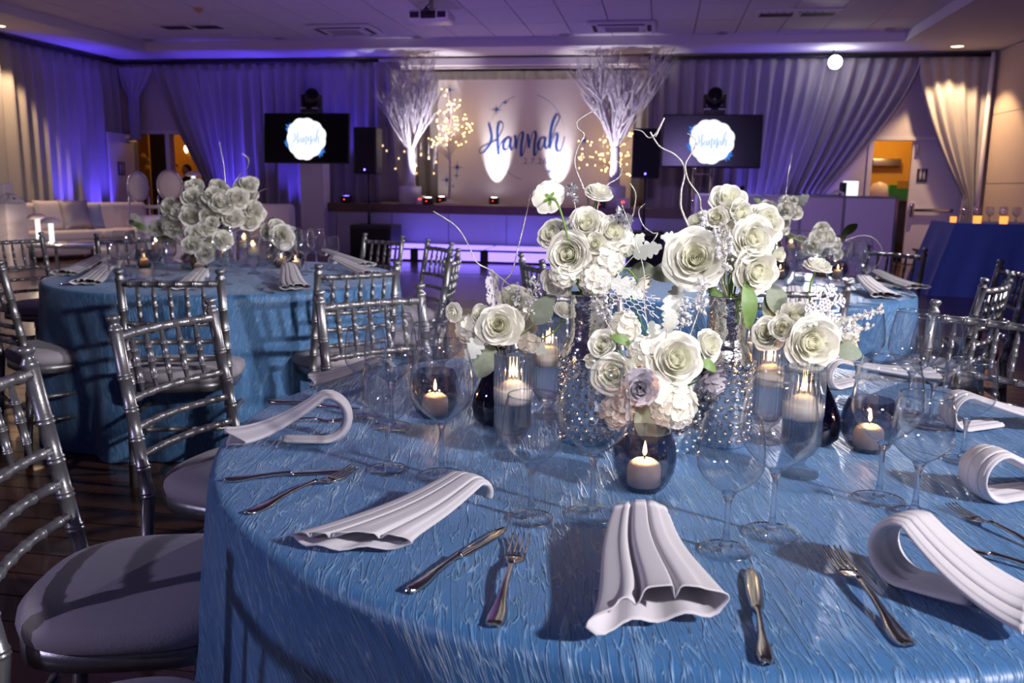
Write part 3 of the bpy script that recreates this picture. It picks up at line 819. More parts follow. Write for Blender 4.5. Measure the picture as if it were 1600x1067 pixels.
speaker(551, 198, 588, 272, 14.25, 'tall black loudspeaker on a pole left of the branch tree', 'black subwoofer on the floor left of the glowing platform', (546, 351, 611, 395, 14.05))
speaker(989, 200, 1030, 279, 14.2, 'tall black loudspeaker on a pole beside the right television', 'black subwoofer on the floor behind the tall bouquets', (984, 362, 1036, 405, 14.0))

# uplights ---------------------------------------------------------------
def uplight(u, v, z, color, watts, label, angle=45, lean=(0, .25), white=False):
    t = room_thing('uplight', label, 'uplight', u, v, z, group='small uplights on the floor and stage')
    part('housing', MB().bbox(-.09, .09, -.09, .09, 0, .13, .02), M['black'], t)
    part('lens', MB().lathe([(.06, .131), (.04, .136), (0, .137)], 16), M['lens_white' if white else 'lens_blue'], t)
    part('display', MB().box(-.02, .0, -.094, -.089, .06, .075), M['red_led'], t, False)
    spot('uplight_beam', R2W(u, v, z + .15), R2W(u + lean[0], v + lean[1], z + 1.6), watts, color, angle, .8, .04)
BL = (.10, .055, 1.0)
uplight(UL + .55, 14.1, 0, BL, 271, 'blue uplight on the floor by the left wall drape', 50, (-.32, 0))
uplight(UL + .5, 14.95, 0, BL, 271, 'blue uplight in the left corner by the open door', 55, (-.3, .1))
uplight(-8.2, 15.5, 0, BL, 346, 'blue uplight on the floor behind the left table bouquet', 55, (0, .3))
uplight(PV(541, 300, 15.5).x, 15.5, SZ, BL, 139, 'blue uplight on the stage left of the branch tree', 55, (0, .3))
uplight(-6.95, 15.5, 0, BL, 198, 'blue uplight on the floor left of the white pedestal', 50, (0, .3))
uplight(.35, 15.4, 0, (.16, .11, 1.0), 132, 'blue uplight on the floor behind the right television stand', 60, (0, .4))
uplight(1.7, 15.4, 0, (.16, .11, 1.0), 144, 'blue uplight on the floor behind the white bar', 60, (0, .4))
uplight(2.75, 15.4, 0, (.16, .11, 1.0), 123, 'blue uplight on the floor behind the right end of the bar', 60, (0, .4))
W_ = (1.0, .93, .95)
zb = SZ
uplight(PV(772, 312, 16.72).x, 16.72, zb, W_, 210, 'white uplight on the stage shining at the banner lettering', 44, (0, .62), True)
uplight(PV(868, 312, 16.72).x, 16.72, zb, W_, 170, 'white uplight on the stage under the date of the banner', 44, (0, .62), True)
uplight(PV(938, 312, 15.12).x, 15.12, zb, W_, 230, 'white uplight on the stage at the right branch tree', 55, (.1, .4), True)
uplight(PV(690, 312, 16.7).x, 16.7, zb, W_, 120, 'white uplight on the stage behind the left fairy-light tree', 24, (0, .2), True)
uplight(PV(669, 312, 15.2).x, 15.2, zb, W_, 320, 'white uplight on the stage right of the left branch tree pot', 60, (-.25, .55), True)
uplight(-4.0, 17.4, zb, (1.0, .88, .78), 200, 'added unseen warm uplight behind the left half of the banner', 80, (0, .2), True)  # added lamp to brighten the niche drape above the banner
uplight(-1.3, 17.35, zb, (1.0, .88, .78), 200, 'added unseen warm uplight behind the right half of the banner', 80, (0, .2), True)  # second added lamp for the niche drape
# little control boxes on the stage
def stage_box(x, y0, y1, v, w, label):
    a = PV(x, y1, v); h = PV(x, y0, v).z - a.z
    t = room_thing('control_box', label, 'box', a.x, v, SZ)
    part('case', MB().bbox(-w / 2, w / 2, -.1, .1, 0, h, .012), M['whiteplastic'], t)
    part('indicator', MB().box(-.02, .03, -.106, -.099, h * .55, h * .7), M['red_led'], t, False)
stage_box(658, 302, 316, 15.3, .13, 'small white control box with red light beside the left pot')
stage_box(973, 310, 326, 15.3, .22, 'grey control box with red light at the right of the stage')

# white branch trees -----------------------------------------------------
def branch_tree(x, ytop, ypot0, ypot1, v, label, seed, spread):
    rnd = random.Random(seed)
    pot_b, pot_t = PV(x, ypot1, v), PV(x, ypot0, v)
    H = pot_t.z - pot_b.z; top = PV(x, ytop, v).z - SZ
    t = room_thing('branch_tree', label, 'tree', pot_b.x, v, SZ)
    part('pot', MB().lathe([(0, 0), (.19, 0), (.205, .02), (.205, H - .03), (.2, H), (.18, H), (.175, H - .04), (0, H - .04)], 28), M['plaster'], t)
    part('pot_filling', MB().lathe([(.178, H - .05), (.12, H + .01), (.05, H + .03), (0, H + .03)], 14), M['branch'], t)
    tr, br_ = MB(), MB()
    def grow(p, d, L, r, lev):
        pts = [p]; q = p.copy(); dd = d.copy(); n = 5 if lev < 2 else 3
        for k in range(n):
            dd = (dd + Vector((rnd.uniform(-1, 1), rnd.uniform(-1, 1), rnd.uniform(-.3, .8))) * .14).normalized()
            q = q + dd * (L / n); pts.append(q.copy())
        rad = [r * (1 - .55 * k / n) for k in range(n + 1)]
        (tr if lev == 0 else br_).tube(pts, rad, 6 if lev < 2 else 4, cap=False)
        if lev < 3:
            for k in range((4, 6, 4)[lev]):
                f = rnd.uniform(.35, 1.0); i = min(n - 1, int(f * n)); s_ = pts[i].lerp(pts[i + 1], f * n - i if f < 1 else 1)
                side = Vector((rnd.uniform(-1, 1), rnd.uniform(-1, 1) * .7, rnd.uniform(.1, .9)))
                grow(s_, (dd * .9 + side * .75).normalized(), L * rnd.uniform(.45, .7), r * .58, lev + 1)
    for k in range(15):
        an = 2 * PI * k / 15 + rnd.uniform(-.2, .2); rr = rnd.uniform(.35, 1)
        tgt = Vector((spread * rr * math.cos(an), spread * .45 * rr * math.sin(an), top * rnd.uniform(.72, .98)))
        mid = Vector((.05 * math.cos(an), .05 * math.sin(an), H + (top - H) * .30))
        base = Vector((.07 * math.cos(an + 1), .07 * math.sin(an + 1), H - .03))
        tr.tube([base, base.lerp(mid, .5) + Vector((.01, .01, 0)), mid], [.034, .03, .026], 6, cap=False)
        L = (tgt - mid).length
        grow(mid, (tgt - mid).normalized(), L * .66, .020, 1)
        grow(mid.lerp(tgt, .15), (tgt - mid + Vector((rnd.uniform(-.3, .3), rnd.uniform(-.3, .3), .2))).normalized(), L * .6, .016, 1)
    part('trunk', tr, M['branch'], t)
    part('branches', br_, M['branch'], t)
    return pot_b.x
uA = branch_tree(641, 92, 288, 316, 15.45, 'white-sprayed branch tree in a white pot at the left of the stage', 11, .75)
uB = branch_tree(958, 88, 292, 327, 15.42, 'white-sprayed branch tree in a white pot at the right of the stage', 23, .95)
# glass baubles hanging from the trees
bau = MB().lathe([(0, -.05), (.025, -.045), (.045, -.02), (.048, .005), (.035, .035), (.012, .048), (.01, .06), (0, .06)], 14).mesh('glass_ball', M['glass'])
bcand = MB().lathe([(0, -.04), (.02, -.035), (.022, -.02), (0, -.018)], 8).mesh('tea_light', M['wax'])
bfl = MB().lathe([(0, -.02), (.007, -.012), (.004, .0), (0, .012)], 6).mesh('flame', M['fairy'])
BA = [(598, 227), (604, 235), (632, 236), (623, 247), (618, 263), (650, 257), (651, 270), (658, 240), (670, 245), (678, 270), (637, 273), (681, 252), (930, 258), (912, 245), (905, 262), (942, 240)]
for i, (x, y) in enumerate(sorted(BA)):
    v = 15.6 + .1 * (i % 3)
    q = PV(x, y, v)
    t = room_thing('hanging_bauble', ORD[i] + ' clear glass tea-light bauble from the left hanging under the branch trees', 'bauble', q.x, v, q.z, group='glass baubles under the branch trees')
    link('glass_ball', bau, t); link('tea_light', bcand, t); link('flame', bfl, t)
    part('thread', MB().tube([(0, 0, .058), (0, 0, .30 + .1 * (i % 4))], .0022, 4), M['whiteplastic'], t)
# fairy-light trees
def fairy_tree(x, ytop, ybot, v, lights, seed, label):
    rnd = random.Random(seed)
    b_ = PV(x, ybot, v); t = room_thing('fairy_light_tree', label, 'lit tree', b_.x, v, SZ, group='fairy-light trees on the stage')
    top = PV(x, ytop, v).z - SZ
    part('base', MB().lathe([(0, 0), (.2, 0), (.2, .02), (.06, .05), (.03, .09), (0, .09)], 20), M['branch'], t)
    part('trunk', MB().tube([(0, 0, .05), (.015, 0, top * .3), (0.0, 0, top * .6), (.02, 0, top)], [.028, .024, .018, .006], 8), M['branch'], t)
    bb, lb = MB(), MB()
    for (lx, ly) in lights:
        q = PV(lx, ly, v); p = Vector((q.x - b_.x, rnd.uniform(-.3, .3), q.z - SZ))
        lb.ball(p, .0125, 6, 4)
        s_ = Vector((0, 0, max(top * .4, p.z - .1 - abs(p.x) * .6)))
        bb.tube([s_, s_.lerp(p, .5) + Vector((0, 0, .03)), p], [.008, .006, .004], 4, cap=False)
    part('twigs', bb, M['branch'], t)
    tag(part('bulbs', lb, M['fairy'], t), kind='stuff')
    c = PV(sum(l[0] for l in lights) / len(lights), sum(l[1] for l in lights) / len(lights), v)
    point('fairy_glow', R2W(c.x, v, c.z), 9, (1.0, .66, .32), .3)
rn = random.Random(5)
LA = [(696, 142), (703, 143), (697, 150), (700, 158), (704, 165), (715, 158), (722, 158), (702, 172)]
for k in range(78):
    a_ = rn.uniform(0, 2 * PI); r_ = math.sqrt(rn.random()); LA.append((708 + 27 * r_ * math.cos(a_), 195 + 34 * r_ * math.sin(a_)))
for k in range(18): LA.append((rn.uniform(668, 700), rn.uniform(196, 232)))
fairy_tree(702, 146, 314, 16.25, LA, 31, 'slender tree of warm fairy lights in front of the left of the banner')
LB = [(963, 168), (968, 182), (974, 174), (960, 190)]
for k in range(92):
    f_ = rn.random(); y_ = 186 + 90 * f_; w_ = 8 + 24 * math.sin(min(1, f_ * 1.25) * PI * .8)
    LB.append((962 + rn.uniform(-1, 1) * w_ + 8 * (1 - f_), y_))
for k in range(14): LB.append((rn.uniform(902, 935), rn.uniform(215, 262)))
fairy_tree(955, 172, 324, 16.3, LB, 37, 'dense tree of warm fairy lights right of the banner')

# the bright spotlight under the soffit
q = PV(1305, 97, 15.6)
t = room_thing('bright_spotlight', 'glaring white spotlight clamped below the soffit at the right', 'spotlight', q.x, 15.6, q.z)
part('housing', MB().lathe([(0, .20), (.06, .19), (.085, .12), (.095, .03), (.09, .03), (.08, .11), (0, .14)], 18), M['black'], t, rot=(math.radians(-90), 0, 0))
part('bulb', MB().ball((0, .0, 0), .11, 14, 10), M['star_bulb'], t)
part('clamp', MB().tube([(0, .15, 0), (0, .2, .1), (0, .2, ZS - q.z)], .018, 8), M['black'], t)
spot('spotlight_beam', R2W(q.x, 15.46, q.z), (0.4, 2.6, .7), 1300, (.95, .93, 1.0), 40, .8, .07)

# ================================================================= bar and buffet
t = room_thing('portable_bar', 'white panelled portable bar in front of the right doorway', 'bar', 0, 0)
v = 13.3
xs = [PV(x, 310, v).x for x in (1088, 1192, 1252, 1320, 1402)]
zt = 1.20
for i in range(4):
    part('front_panel', MB().bbox(xs[i] + .02, xs[i + 1] - .02, v, v + .03, .03, zt - .03, .006), M['leather'], t)
fr = MB()
for x in xs: fr.box(x - .02, x + .02, v - .01, v + .04, 0, zt)
fr.box(xs[0] - .02, xs[-1] + .02, v - .01, v + .04, zt - .03, zt)
part('frame', fr, M['metal'], t, False)
part('side_panel', MB().box(xs[-1] - .02, xs[-1] + .02, v + .03, v + .6, 0, zt - .02).box(xs[0] - .02, xs[0] + .02, v + .03, v + .6, 0, zt - .02), M['leather'], t, False)
part('counter', MB().box(xs[0], xs[-1], v + .04, v + .6, zt - .12, zt - .09), M['whiteplastic'], t, False)
q = PV(1330, 294, v + .3)
t = room_thing('tablet_screen', 'bright white tablet standing on the bar counter', 'tablet', q.x, v + .35, zt - .09)
part('body', MB().bbox(-.12, .12, .0, .02, 0, .32, .008), M['whiteplastic'], t)
part('display', MB().box(-.11, .11, -.003, 0, .02, .305), M['screenwhite'], t, False)
q = PV(1318, 296, v + .3)
solo('small_monitor', MB().bbox(-.05, .05, -.02, .02, 0, .28, .01).mesh('small_monitor', M['black']), 'narrow black device beside the tablet on the bar', 'device', R2W(q.x, v + .35, zt - .09), -YAW)
q = PV(1309, 297, v + .25)
t = room_thing('white_headset', 'small white bent device on the bar left of the tablet', 'device', q.x, v + .3, zt - .09)
part('arch', MB().tube([(-.09, 0, 0), (-.08, 0, .12), (0, 0, .16), (.08, 0, .12), (.09, 0, 0)], .025, 8), M['whiteplastic'], t)
q = PV(1275, 296, v + .4)
solo('mixing_console', MB().bbox(-.32, .32, -.2, .2, 0, .10, .02).mesh('mixing_console', M['black']), 'low black mixing console on the bar counter', 'mixer', R2W(q.x, v + .3, zt - .09), -YAW)
# microphone on the bar
q = PV(1160, 285, v + .4)
t = room_thing('microphone', 'dark microphone on a short stand behind the bar', 'microphone', q.x, v + .35, zt - .09)
part('stem', MB().tube([(0, 0, 0), (0, 0, .15)], .012, 8), M['black'], t)
part('head', MB().ball((0, 0, .18), .035, 10, 6).tube([(0, 0, .15), (-.02, 0, .17)], .02, 8), M['grille'], t)

# buffet with blue linen and glassware
bq = P(1447, 462, 0)
bu, bv = bq.x * CA - bq.y * SA, bq.x * SA + bq.y * CA
bz_ = .90
t = room_thing('buffet_table', 'long buffet table under plain dark blue linen at the right wall', 'table', bu, bv)
BWID, BDEP = 2.0, .95
def bl(a, b):
    # cloth: down the front, over the top
    x = a * BWID
    if b < .6:
        k = b / .6; z = bz_ * k
        y = (1 - k) * (-.02 + .03 * math.sin(x * 9) + .015 * math.sin(x * 21 + 1)); xx = x + (1 - k) * (-.0) + k * .25 * (1 - a)
        return (xx, y, z)
    k = (b - .6) / .4
    return (x + .25 * (1 - a), k * BDEP, bz_)
def bside(a, b):
    k = b; y = a * BDEP
    return (k * .25 + (1 - k) * (.03 * math.sin(y * 11)), y, bz_ * k)
part('tablecloth', MB().grid(bl, 90, 20).grid(bside, 30, 12), M['dull_cloth'], t)
part('tabletop', MB().box(.27, BWID - .05, .02, BDEP - .02, bz_ - .04, bz_ - .004), M['stagewood'], t, False)

# ================================================================= lounge at the left
def sofa(u, v, turn, L, label, back=.88, dep=.85):
    t = room_thing('lounge_sofa', label, 'sofa', u, v, 0, turn, 'white lounge sofas')
    part('base', MB().bbox(-L / 2, L / 2, -dep / 2, dep / 2, .06, .30, .03), M['leather'], t)
    n = max(1, round(L / 1.1))
    for k in range(n):
        part('seat_cushion', MB().bbox(-L / 2 + k * L / n + .01, -L / 2 + (k + 1) * L / n - .01, -dep / 2 - .02, dep / 2 - .22, .30, .45, .05), M['leather'], t)
    part('backrest', MB().bbox(-L / 2, L / 2, dep / 2 - .24, dep / 2, .28, back, .07), M['leather'], t)
    for s in (-1, 1): part('leg', MB().box(s * (L / 2 - .1) - .03, s * (L / 2 - .1) + .03, -dep / 2 + .05, -dep / 2 + .11, 0, .07), M['metal'], t, False)
    part('rear_leg', MB().box(-L / 2 + .07, -L / 2 + .13, dep / 2 - .11, dep / 2 - .05, 0, .07).box(L / 2 - .13, L / 2 - .07, dep / 2 - .11, dep / 2 - .05, 0, .07), M['metal'], t, False)
    return t
def mid_uv(p, q):
    a = (p.x * CA - p.y * SA, p.x * SA + p.y * CA); b = (q.x * CA - q.y * SA, q.x * SA + q.y * CA)
    return a, b
# long sofa against the left wall, its back to the drapes
SOFA = (-9.45, 13.1, math.radians(66))
sofa(*SOFA, 2.5, 'white lounge sofa with pillows in front of the left wall drape')
# sofa seen from behind, right of the coffee table
a_, b_ = mid_uv(P(152, 335, .85), P(306, 331, .85))
ang = math.atan2(b_[1] - a_[1], b_[0] - a_[0]); Ls = math.hypot(b_[0] - a_[0], b_[1] - a_[1])
sofa((a_[0] + b_[0]) / 2 + .3, (a_[1] + b_[1]) / 2 + .1, ang + PI, max(1.7, min(Ls, 2.3)), 'white lounge sofa with its back turned, behind the left table bouquet', .85)
sofa(-6.35, 13.0, math.radians(8), 1.0, 'white lounge armchair left of the white pedestal column', .92)
sofa(-9.2, 9.6, math.radians(96), 1.2, 'white lounge armchair at the left picture edge', .86)
# pillows
def pillow(name, p, size, turn, tilt, m_, label):
    n = 12
    def f(a, b, s):
        x, y = a * 2 - 1, b * 2 - 1
        e = max(0, (1 - x ** 4)) * max(0, (1 - y ** 4))
        return (x * size / 2 * (1 - .06 * (1 - y * y)), s * size * .16 * e ** .6, y * size / 2 * (1 - .06 * (1 - x * x)))
    mb = MB().grid(lambda a, b: f(a, b, 1), n, n).grid(lambda a, b: f(a, b, -1), n, n)
    o = solo(name, mb.mesh(name, m_), label, 'pillow', p); o.rotation_euler = (tilt, 0, turn); return o
def on_sofa(x, off):
    """point on the left sofa's seat, in front of its backrest, at picture column x"""
    su, sv, st_ = SOFA; n = Vector((-math.sin(st_), math.cos(st_))); o = Vector((su, sv)) + n * off
    d = _ray(x, 345); du, dv = d.x * CA - d.y * SA, d.x * SA + d.y * CA
    k = o.dot(n) / (du * n.x + dv * n.y)
    return R2W(du * k, dv * k, .45)
TS = SOFA[2] - YAW
for x, sz_, off, m_, nm_, lab in ((80, .50, .06, 'leather', 'white_pillow', 'plain white pillow leaning on the left lounge sofa'), (119, .50, -.02, 'sequin', 'sequin_pillow', 'silver sequin pillow leaning on the left lounge sofa'), (143, .42, .05, 'ink2', 'tie_dye_pillow', 'blue and white pillow at the right end of the left sofa')):
    p = on_sofa(x, off); p.z += sz_ * .48
    pillow(nm_, p, sz_, TS, -.28, M[m_], lab)
# coffee table with two lamps
cq = P(100, 382, .45)
t = thing('coffee_table', 'mirrored white coffee table in front of the left lounge sofa', 'table', (cq.x, cq.y + .25, 0), math.radians(-6))
part('tabletop', MB().bbox(-.46, .46, -.3, .3, .40, .45, .01), M['mirrortop'], t)
for sx in (-1, 1):
    for sy in (-1, 1): part('leg', MB().box(sx * .42 - .02, sx * .42 + .02, sy * .26 - .02, sy * .26 + .02, 0, .40), M['chrome'], t, False)
part('rail', MB().box(-.42, .42, -.27, -.25, .12, .14).box(-.42, .42, .25, .27, .12, .14), M['chrome'], t, False)
for (x, y), lab in (((79, 347), 'lit mushroom lamp at the front of the coffee table'), ((58, 341), 'lit mushroom lamp further back on the coffee table')):
    p = PY(x, y, cq.y + (.12 if x > 70 else .42))
    hgt = p.z - .45
    t = thing('mushroom_lamp', lab, 'lamp', (p.x, p.y, .45), 0, 'mushroom lamps on the coffee table')
    part('base', MB().lathe([(0, 0), (.07, 0), (.07, .012), (.02, .02), (0, .02)], 18), M['chrome'], t)
    part('stem', MB().tube([(0, 0, .01), (0, 0, hgt)], .03, 12), M['screenwhite'], t)
    part('shade', MB().lathe([(.12, hgt - .01), (.125, hgt), (.10, hgt + .035), (.05, hgt + .06), (0, hgt + .065), (0, hgt + .055), (.05, hgt + .05), (.10, hgt + .02)], 22), M['leather'], t)
    point('lamp_glow', (p.x, p.y - .05, .45 + hgt - .035), 16, (1.0, .80, .55), .03)
# things on the shelf behind the sofa at the left edge
sq = PY(4, 316, 12.0)
solo('white_ledge', MB().bbox(-.22, .22, -.2, .2, 0, sq.z, .03).mesh('white_ledge', M['leather']), 'white ledge behind the left sofa at the picture edge', 'ledge', (sq.x, 12.0, 0), -YAW)
p = PY(-8, 300, 12.0); solo('white_crate', MB().bbox(-.18, .18, -.12, .12, 0, .26, .02).mesh('white_crate', M['leather']), 'pale box on the ledge at the left picture edge', 'box', (p.x, 12.03, sq.z))
p = PY(17, 312, 12.0); solo('teal_bundle', MB().bbox(-.12, .12, -.1, .1, 0, .07, .03).mesh('teal_bundle', M['teal']), 'dark teal folded bundle on the ledge behind the sofa', 'bundle', (p.x, 11.98, sq.z))
def crumple(a, b):
    r = 1 - a; an = 2 * PI * b
    return (.2 * r * math.cos(an) * (1 + .2 * math.sin(3 * an)), .1 * r * math.sin(an), .10 * (1 - r * r) * (1 + .3 * math.sin(5 * an)))
p = PY(24, 314, 12.0); solo('crumpled_cloth', MB().grid(crumple, 6, 24).mesh('crumpled_cloth', M['leather']), 'crumpled white cloth on the ledge behind the sofa', 'cloth', (p.x - .05, 11.92, sq.z))
# oval-backed chairs near the doorway
def oval_chair(x, y, d, turn, label):
    p = PY(x, y, d)
    t = thing('oval_back_chair', label, 'chair', (p.x, p.y, 0), turn, 'oval-backed white chairs by the doorway')
    part('backrest', MB().lathe([(0, -.03), (.15, -.028), (.19, 0), (.15, .028), (0, .03)], 24, Matrix.Translation((0, .2, p.z)) @ Matrix.Diagonal((1, 1, 1.25, 1)) @ Matrix.Rotation(PI / 2, 4, 'X')), M['leather'], t)
    part('back_rim', MB().tube([(.195 * math.cos(a), .2, p.z + .245 * math.sin(a)) for a in [2 * PI * k / 24 for k in range(25)]], .016, 8), M['chrome'], t)
    part('seat', MB().bbox(-.22, .22, -.22, .2, .42, .48, .03), M['leather'], t)
    for sx in (-1, 1):
        part('leg', MB().tube([(sx * .19, -.18, .42), (sx * .2, -.19, 0)], [.018, .012], 8), M['chrome'], t)
        part('rear_leg', MB().tube([(sx * .19, .19, p.z - .16), (sx * .19, .18, .42), (sx * .2, .24, 0)], [.014, .018, .012], 8), M['chrome'], t)
oval_chair(227, 292, 14.6, math.radians(58), 'white oval-backed chair seen edge-on in front of the left doorway')
oval_chair(262, 290, 14.1, math.radians(12), 'white oval-backed chair right of its twin by the left doorway')
p = PY(276, 325, 13.6)
t = thing('side_table', 'white side table below the oval-backed chairs', 'table', (p.x, p.y, 0), 0)
part('tabletop', MB().lathe([(0, p.z), (.5, p.z), (.51, p.z + .02), (.5, p.z + .035), (0, p.z + .035)], 28), M['leather'], t)
part('column', MB().lathe([(0, 0), (.24, 0), (.24, .02), (.05, .05), (.04, p.z)], 20), M['chrome'], t)

q = PY(302, 274, 13.5); hz = p.z + .036
t = thing('mushroom_lamp', 'lit mushroom lamp standing above the left table bouquet', 'lamp', (q.x, q.y, hz), 0, 'mushroom lamps of the lounge')
hgt = q.z - hz
part('base', MB().lathe([(0, 0), (.07, 0), (.07, .012), (.02, .02), (0, .02)], 18), M['chrome'], t)
part('stem', MB().tube([(0, 0, .01), (0, 0, hgt)], .03, 12), M['screenwhite'], t)
part('shade', MB().lathe([(.12, hgt - .01), (.125, hgt), (.10, hgt + .035), (.05, hgt + .06), (0, hgt + .065), (0, hgt + .055), (.05, hgt + .05), (.10, hgt + .02)], 22), M['leather'], t)
point('lamp_glow', (q.x, q.y - .06, q.z - .04), 6, (1.0, .80, .55), .03)

# the foyer and the hallway behind the doors
def person(u, v, H, label, top_m, facing, hair=True):
    t = room_thing('person', label, 'person', u, v, 0, facing)
    me = bpy.data.meshes.new('body')
    s = H / 1.7
    J = [(0, 0, .95), (0, 0, 1.15), (0, 0, 1.38), (0, 0, 1.46), (0, .01, 1.56), (0, .01, 1.68), (.18, 0, 1.38), (.24, 0, 1.12), (.22, .12, .92), (-.18, 0, 1.38), (-.24, 0, 1.12), (-.2, .16, .95), (.09, 0, .9), (.1, .02, .5), (.1, 0, .08), (.1, .13, .03), (-.09, 0, .9), (-.1, .02, .5), (-.1, 0, .08), (-.1, .13, .03)]
    Ed = [(0, 1), (1, 2), (2, 3), (3, 4), (4, 5), (2, 6), (6, 7), (7, 8), (2, 9), (9, 10), (10, 11), (0, 12), (12, 13), (13, 14), (14, 15), (0, 16), (16, 17), (17, 18), (18, 19)]
    Rr = [(.15, .11), (.14, .10), (.13, .09), (.055, .055), (.085, .095), (.06, .07), (.065, .06), (.048, .045), (.04, .03), (.065, .06), (.048, .045), (.04, .03), (.095, .09), (.065, .065), (.045, .05), (.04, .03), (.095, .09), (.065, .065), (.045, .05), (.04, .03)]
    me.from_pydata([(x * s, -y * s, z * s) for x, y, z in J], Ed, []); me.materials.append(top_m)
    o = link('body', me, t)
    sk = o.modifiers.new('skin', 'SKIN')
    for i, sv in enumerate(me.skin_vertices[0].data): sv.radius = (Rr[i][0] * s, Rr[i][1] * s); sv.use_root = (i == 0)
    o.modifiers.new('smooth', 'SUBSURF').levels = 2; o.modifiers['smooth'].render_levels = 2
    part('face', MB().ball((0, -.025 * s, 1.60 * s), .088 * s, 14, 10, sz=1.3).ball((0, -.115 * s, 1.59 * s), .016 * s, 6, 5), M['skin'], t)
    part('hair', MB().ball((0, .012 * s, 1.645 * s), .098 * s, 14, 10, sz=1.05), M['hair'], t)
    part('hand', MB().ball((.22 * s, -.13 * s, .90 * s), .042 * s, 8, 6, sz=1.4).ball((-.2 * s, -.17 * s, .93 * s), .042 * s, 8, 6, sz=1.4), M['skin'], t)
person(PV(272, 262, 18.3).x, 18.3, 1.62, 'person in tan clothing standing beyond the left doorway', M['tancloth'], .5)
person(PV(292, 268, 17.0).x, 17.0, 1.58, 'dark-haired person in dark clothing just inside the left doorway', M['darkcloth'], -.4)
t = room_thing('wall_lamp', 'glowing yellow lamp on the wall beyond the left doorway', 'lamp', PV(282, 236, 19.1).x, 19.15, PV(282, 236, 19.1).z)
part('shade', MB().lathe([(.10, -.1), (.16, .05), (.14, .12), (.05, .16), (0, .16)], 16), M['downlight'], t)
part('bracket', MB().tube([(0, 0, .05), (0, .06, .05)], .02, 8), M['metal'], t)
# red coat / ornament beside the foyer wall
q = PV(224, 270, 17.1)
t = room_thing('flower_stand', 'red and orange flowers on a slim stand beyond the left doorway', 'flowers', q.x, 17.1, 0)
part('stand', MB().tube([(0, 0, 0), (0, 0, 1.3)], .02, 8).lathe([(0, 0), (.15, 0), (.14, .02), (0, .03)], 16), M['black'], t)
for k in range(7):
    part('blossom', MB().ball((rn.uniform(-.08, .08), rn.uniform(-.08, .08), 1.3 + k * .08), .06, 8, 6), M['yellow'] if k % 3 == 0 else M['skin'], t)
# painted crate in the hallway at the right
q = PV(1410, 296, 17.6)
t = room_thing('painted_crate', 'green and yellow painted box with rounded end in the orange hallway', 'box', q.x, 17.6, q.z - .2)
part('case', MB().box(-.28, .35, -.2, .2, 0, .28), M['green'], t, False)
part('yellow_band', MB().box(-.15, .36, -.205, .205, .22, .36), M['yellow'], t, False)
part('round_end', MB().lathe([(0, 0), (.24, 0), (.22, .12), (.12, .3), (0, .34)], 20, Matrix.Translation((-.42, 0, 0))), M['wax'], t)
t = room_thing('dark_cabinet', 'dark cabinet under the painted box in the hallway', 'cabinet', q.x - .02, 17.6)
part('body', MB().box(-.75, .5, -.3, .3, 0, q.z - .23), M['darkroom'], t, False)
part('top', MB().box(-.78, .53, -.33, .33, q.z - .23, q.z - .2), M['stagewood'], t, False)
q = PV(1384, 254, 18.9)
solo('wall_unit', MB().bbox(-.28, .28, -.1, .1, -.08, .08, .02).mesh('wall_unit', M['metal']), 'grey oblong unit high on the orange hallway wall', 'wall unit', R2W(q.x, 18.9, q.z), -YAW)
# low wooden bench at the restroom door
q = P(1435, 388, .42)
t = thing('wooden_bench', 'low dark wooden bench below the restroom door', 'bench', (PV(1440, 400, 15.2).x * CA + 15.2 * SA, -PV(1440, 400, 15.2).x * SA + 15.2 * CA, 0), -YAW)
part('seat', MB().box(-.1, .9, -.2, .2, .30, .34), M['stagewood'], t, False)
part('body', MB().box(-.06, .86, -.17, .17, 0, .30), M['stagewood'], t, False)
# ================================================================= chairs
def bamboo(pts, r, rings, seg=8, ring_r=1.16, ends=None):
    """turned rod with double rings at the given fractions of its length"""
    pts = [Vector(p) for p in pts]
    ls = [0]
    for a, b in zip(pts, pts[1:]): ls.append(ls[-1] + (b - a).length)
    T = ls[-1]
    def at(s):
        s = max(0, min(T, s))
        for i in range(len(pts) - 1):
            if s <= ls[i + 1] + 1e-9:
                return pts[i].lerp(pts[i + 1], (s - ls[i]) / max(1e-9, ls[i + 1] - ls[i]))
        return pts[-1]
    st = [(0, 1), (T, 1)] + [(l, 1) for l in ls[1:-1]]
    w = r * .26
    for f in rings:
        for c in (f * T - w * 1.1, f * T + w * 1.1):
            st += [(c - w, 1), (c - w * .4, ring_r), (c + w * .4, ring_r), (c + w, 1)]
    st = sorted((s, k) for s, k in st if 0 <= s <= T)
    rad = (lambda s: r) if ends is None else (lambda s: r * (ends[0] + (ends[1] - ends[0]) * math.sin(PI * s / T)))
    P_, R_ = [], []
    for s, k in st:
        if P_ and (at(s) - P_[-1]).length < 1e-5: continue
        P_.append(at(s)); R_.append(rad(s) * k)
    return P_, R_

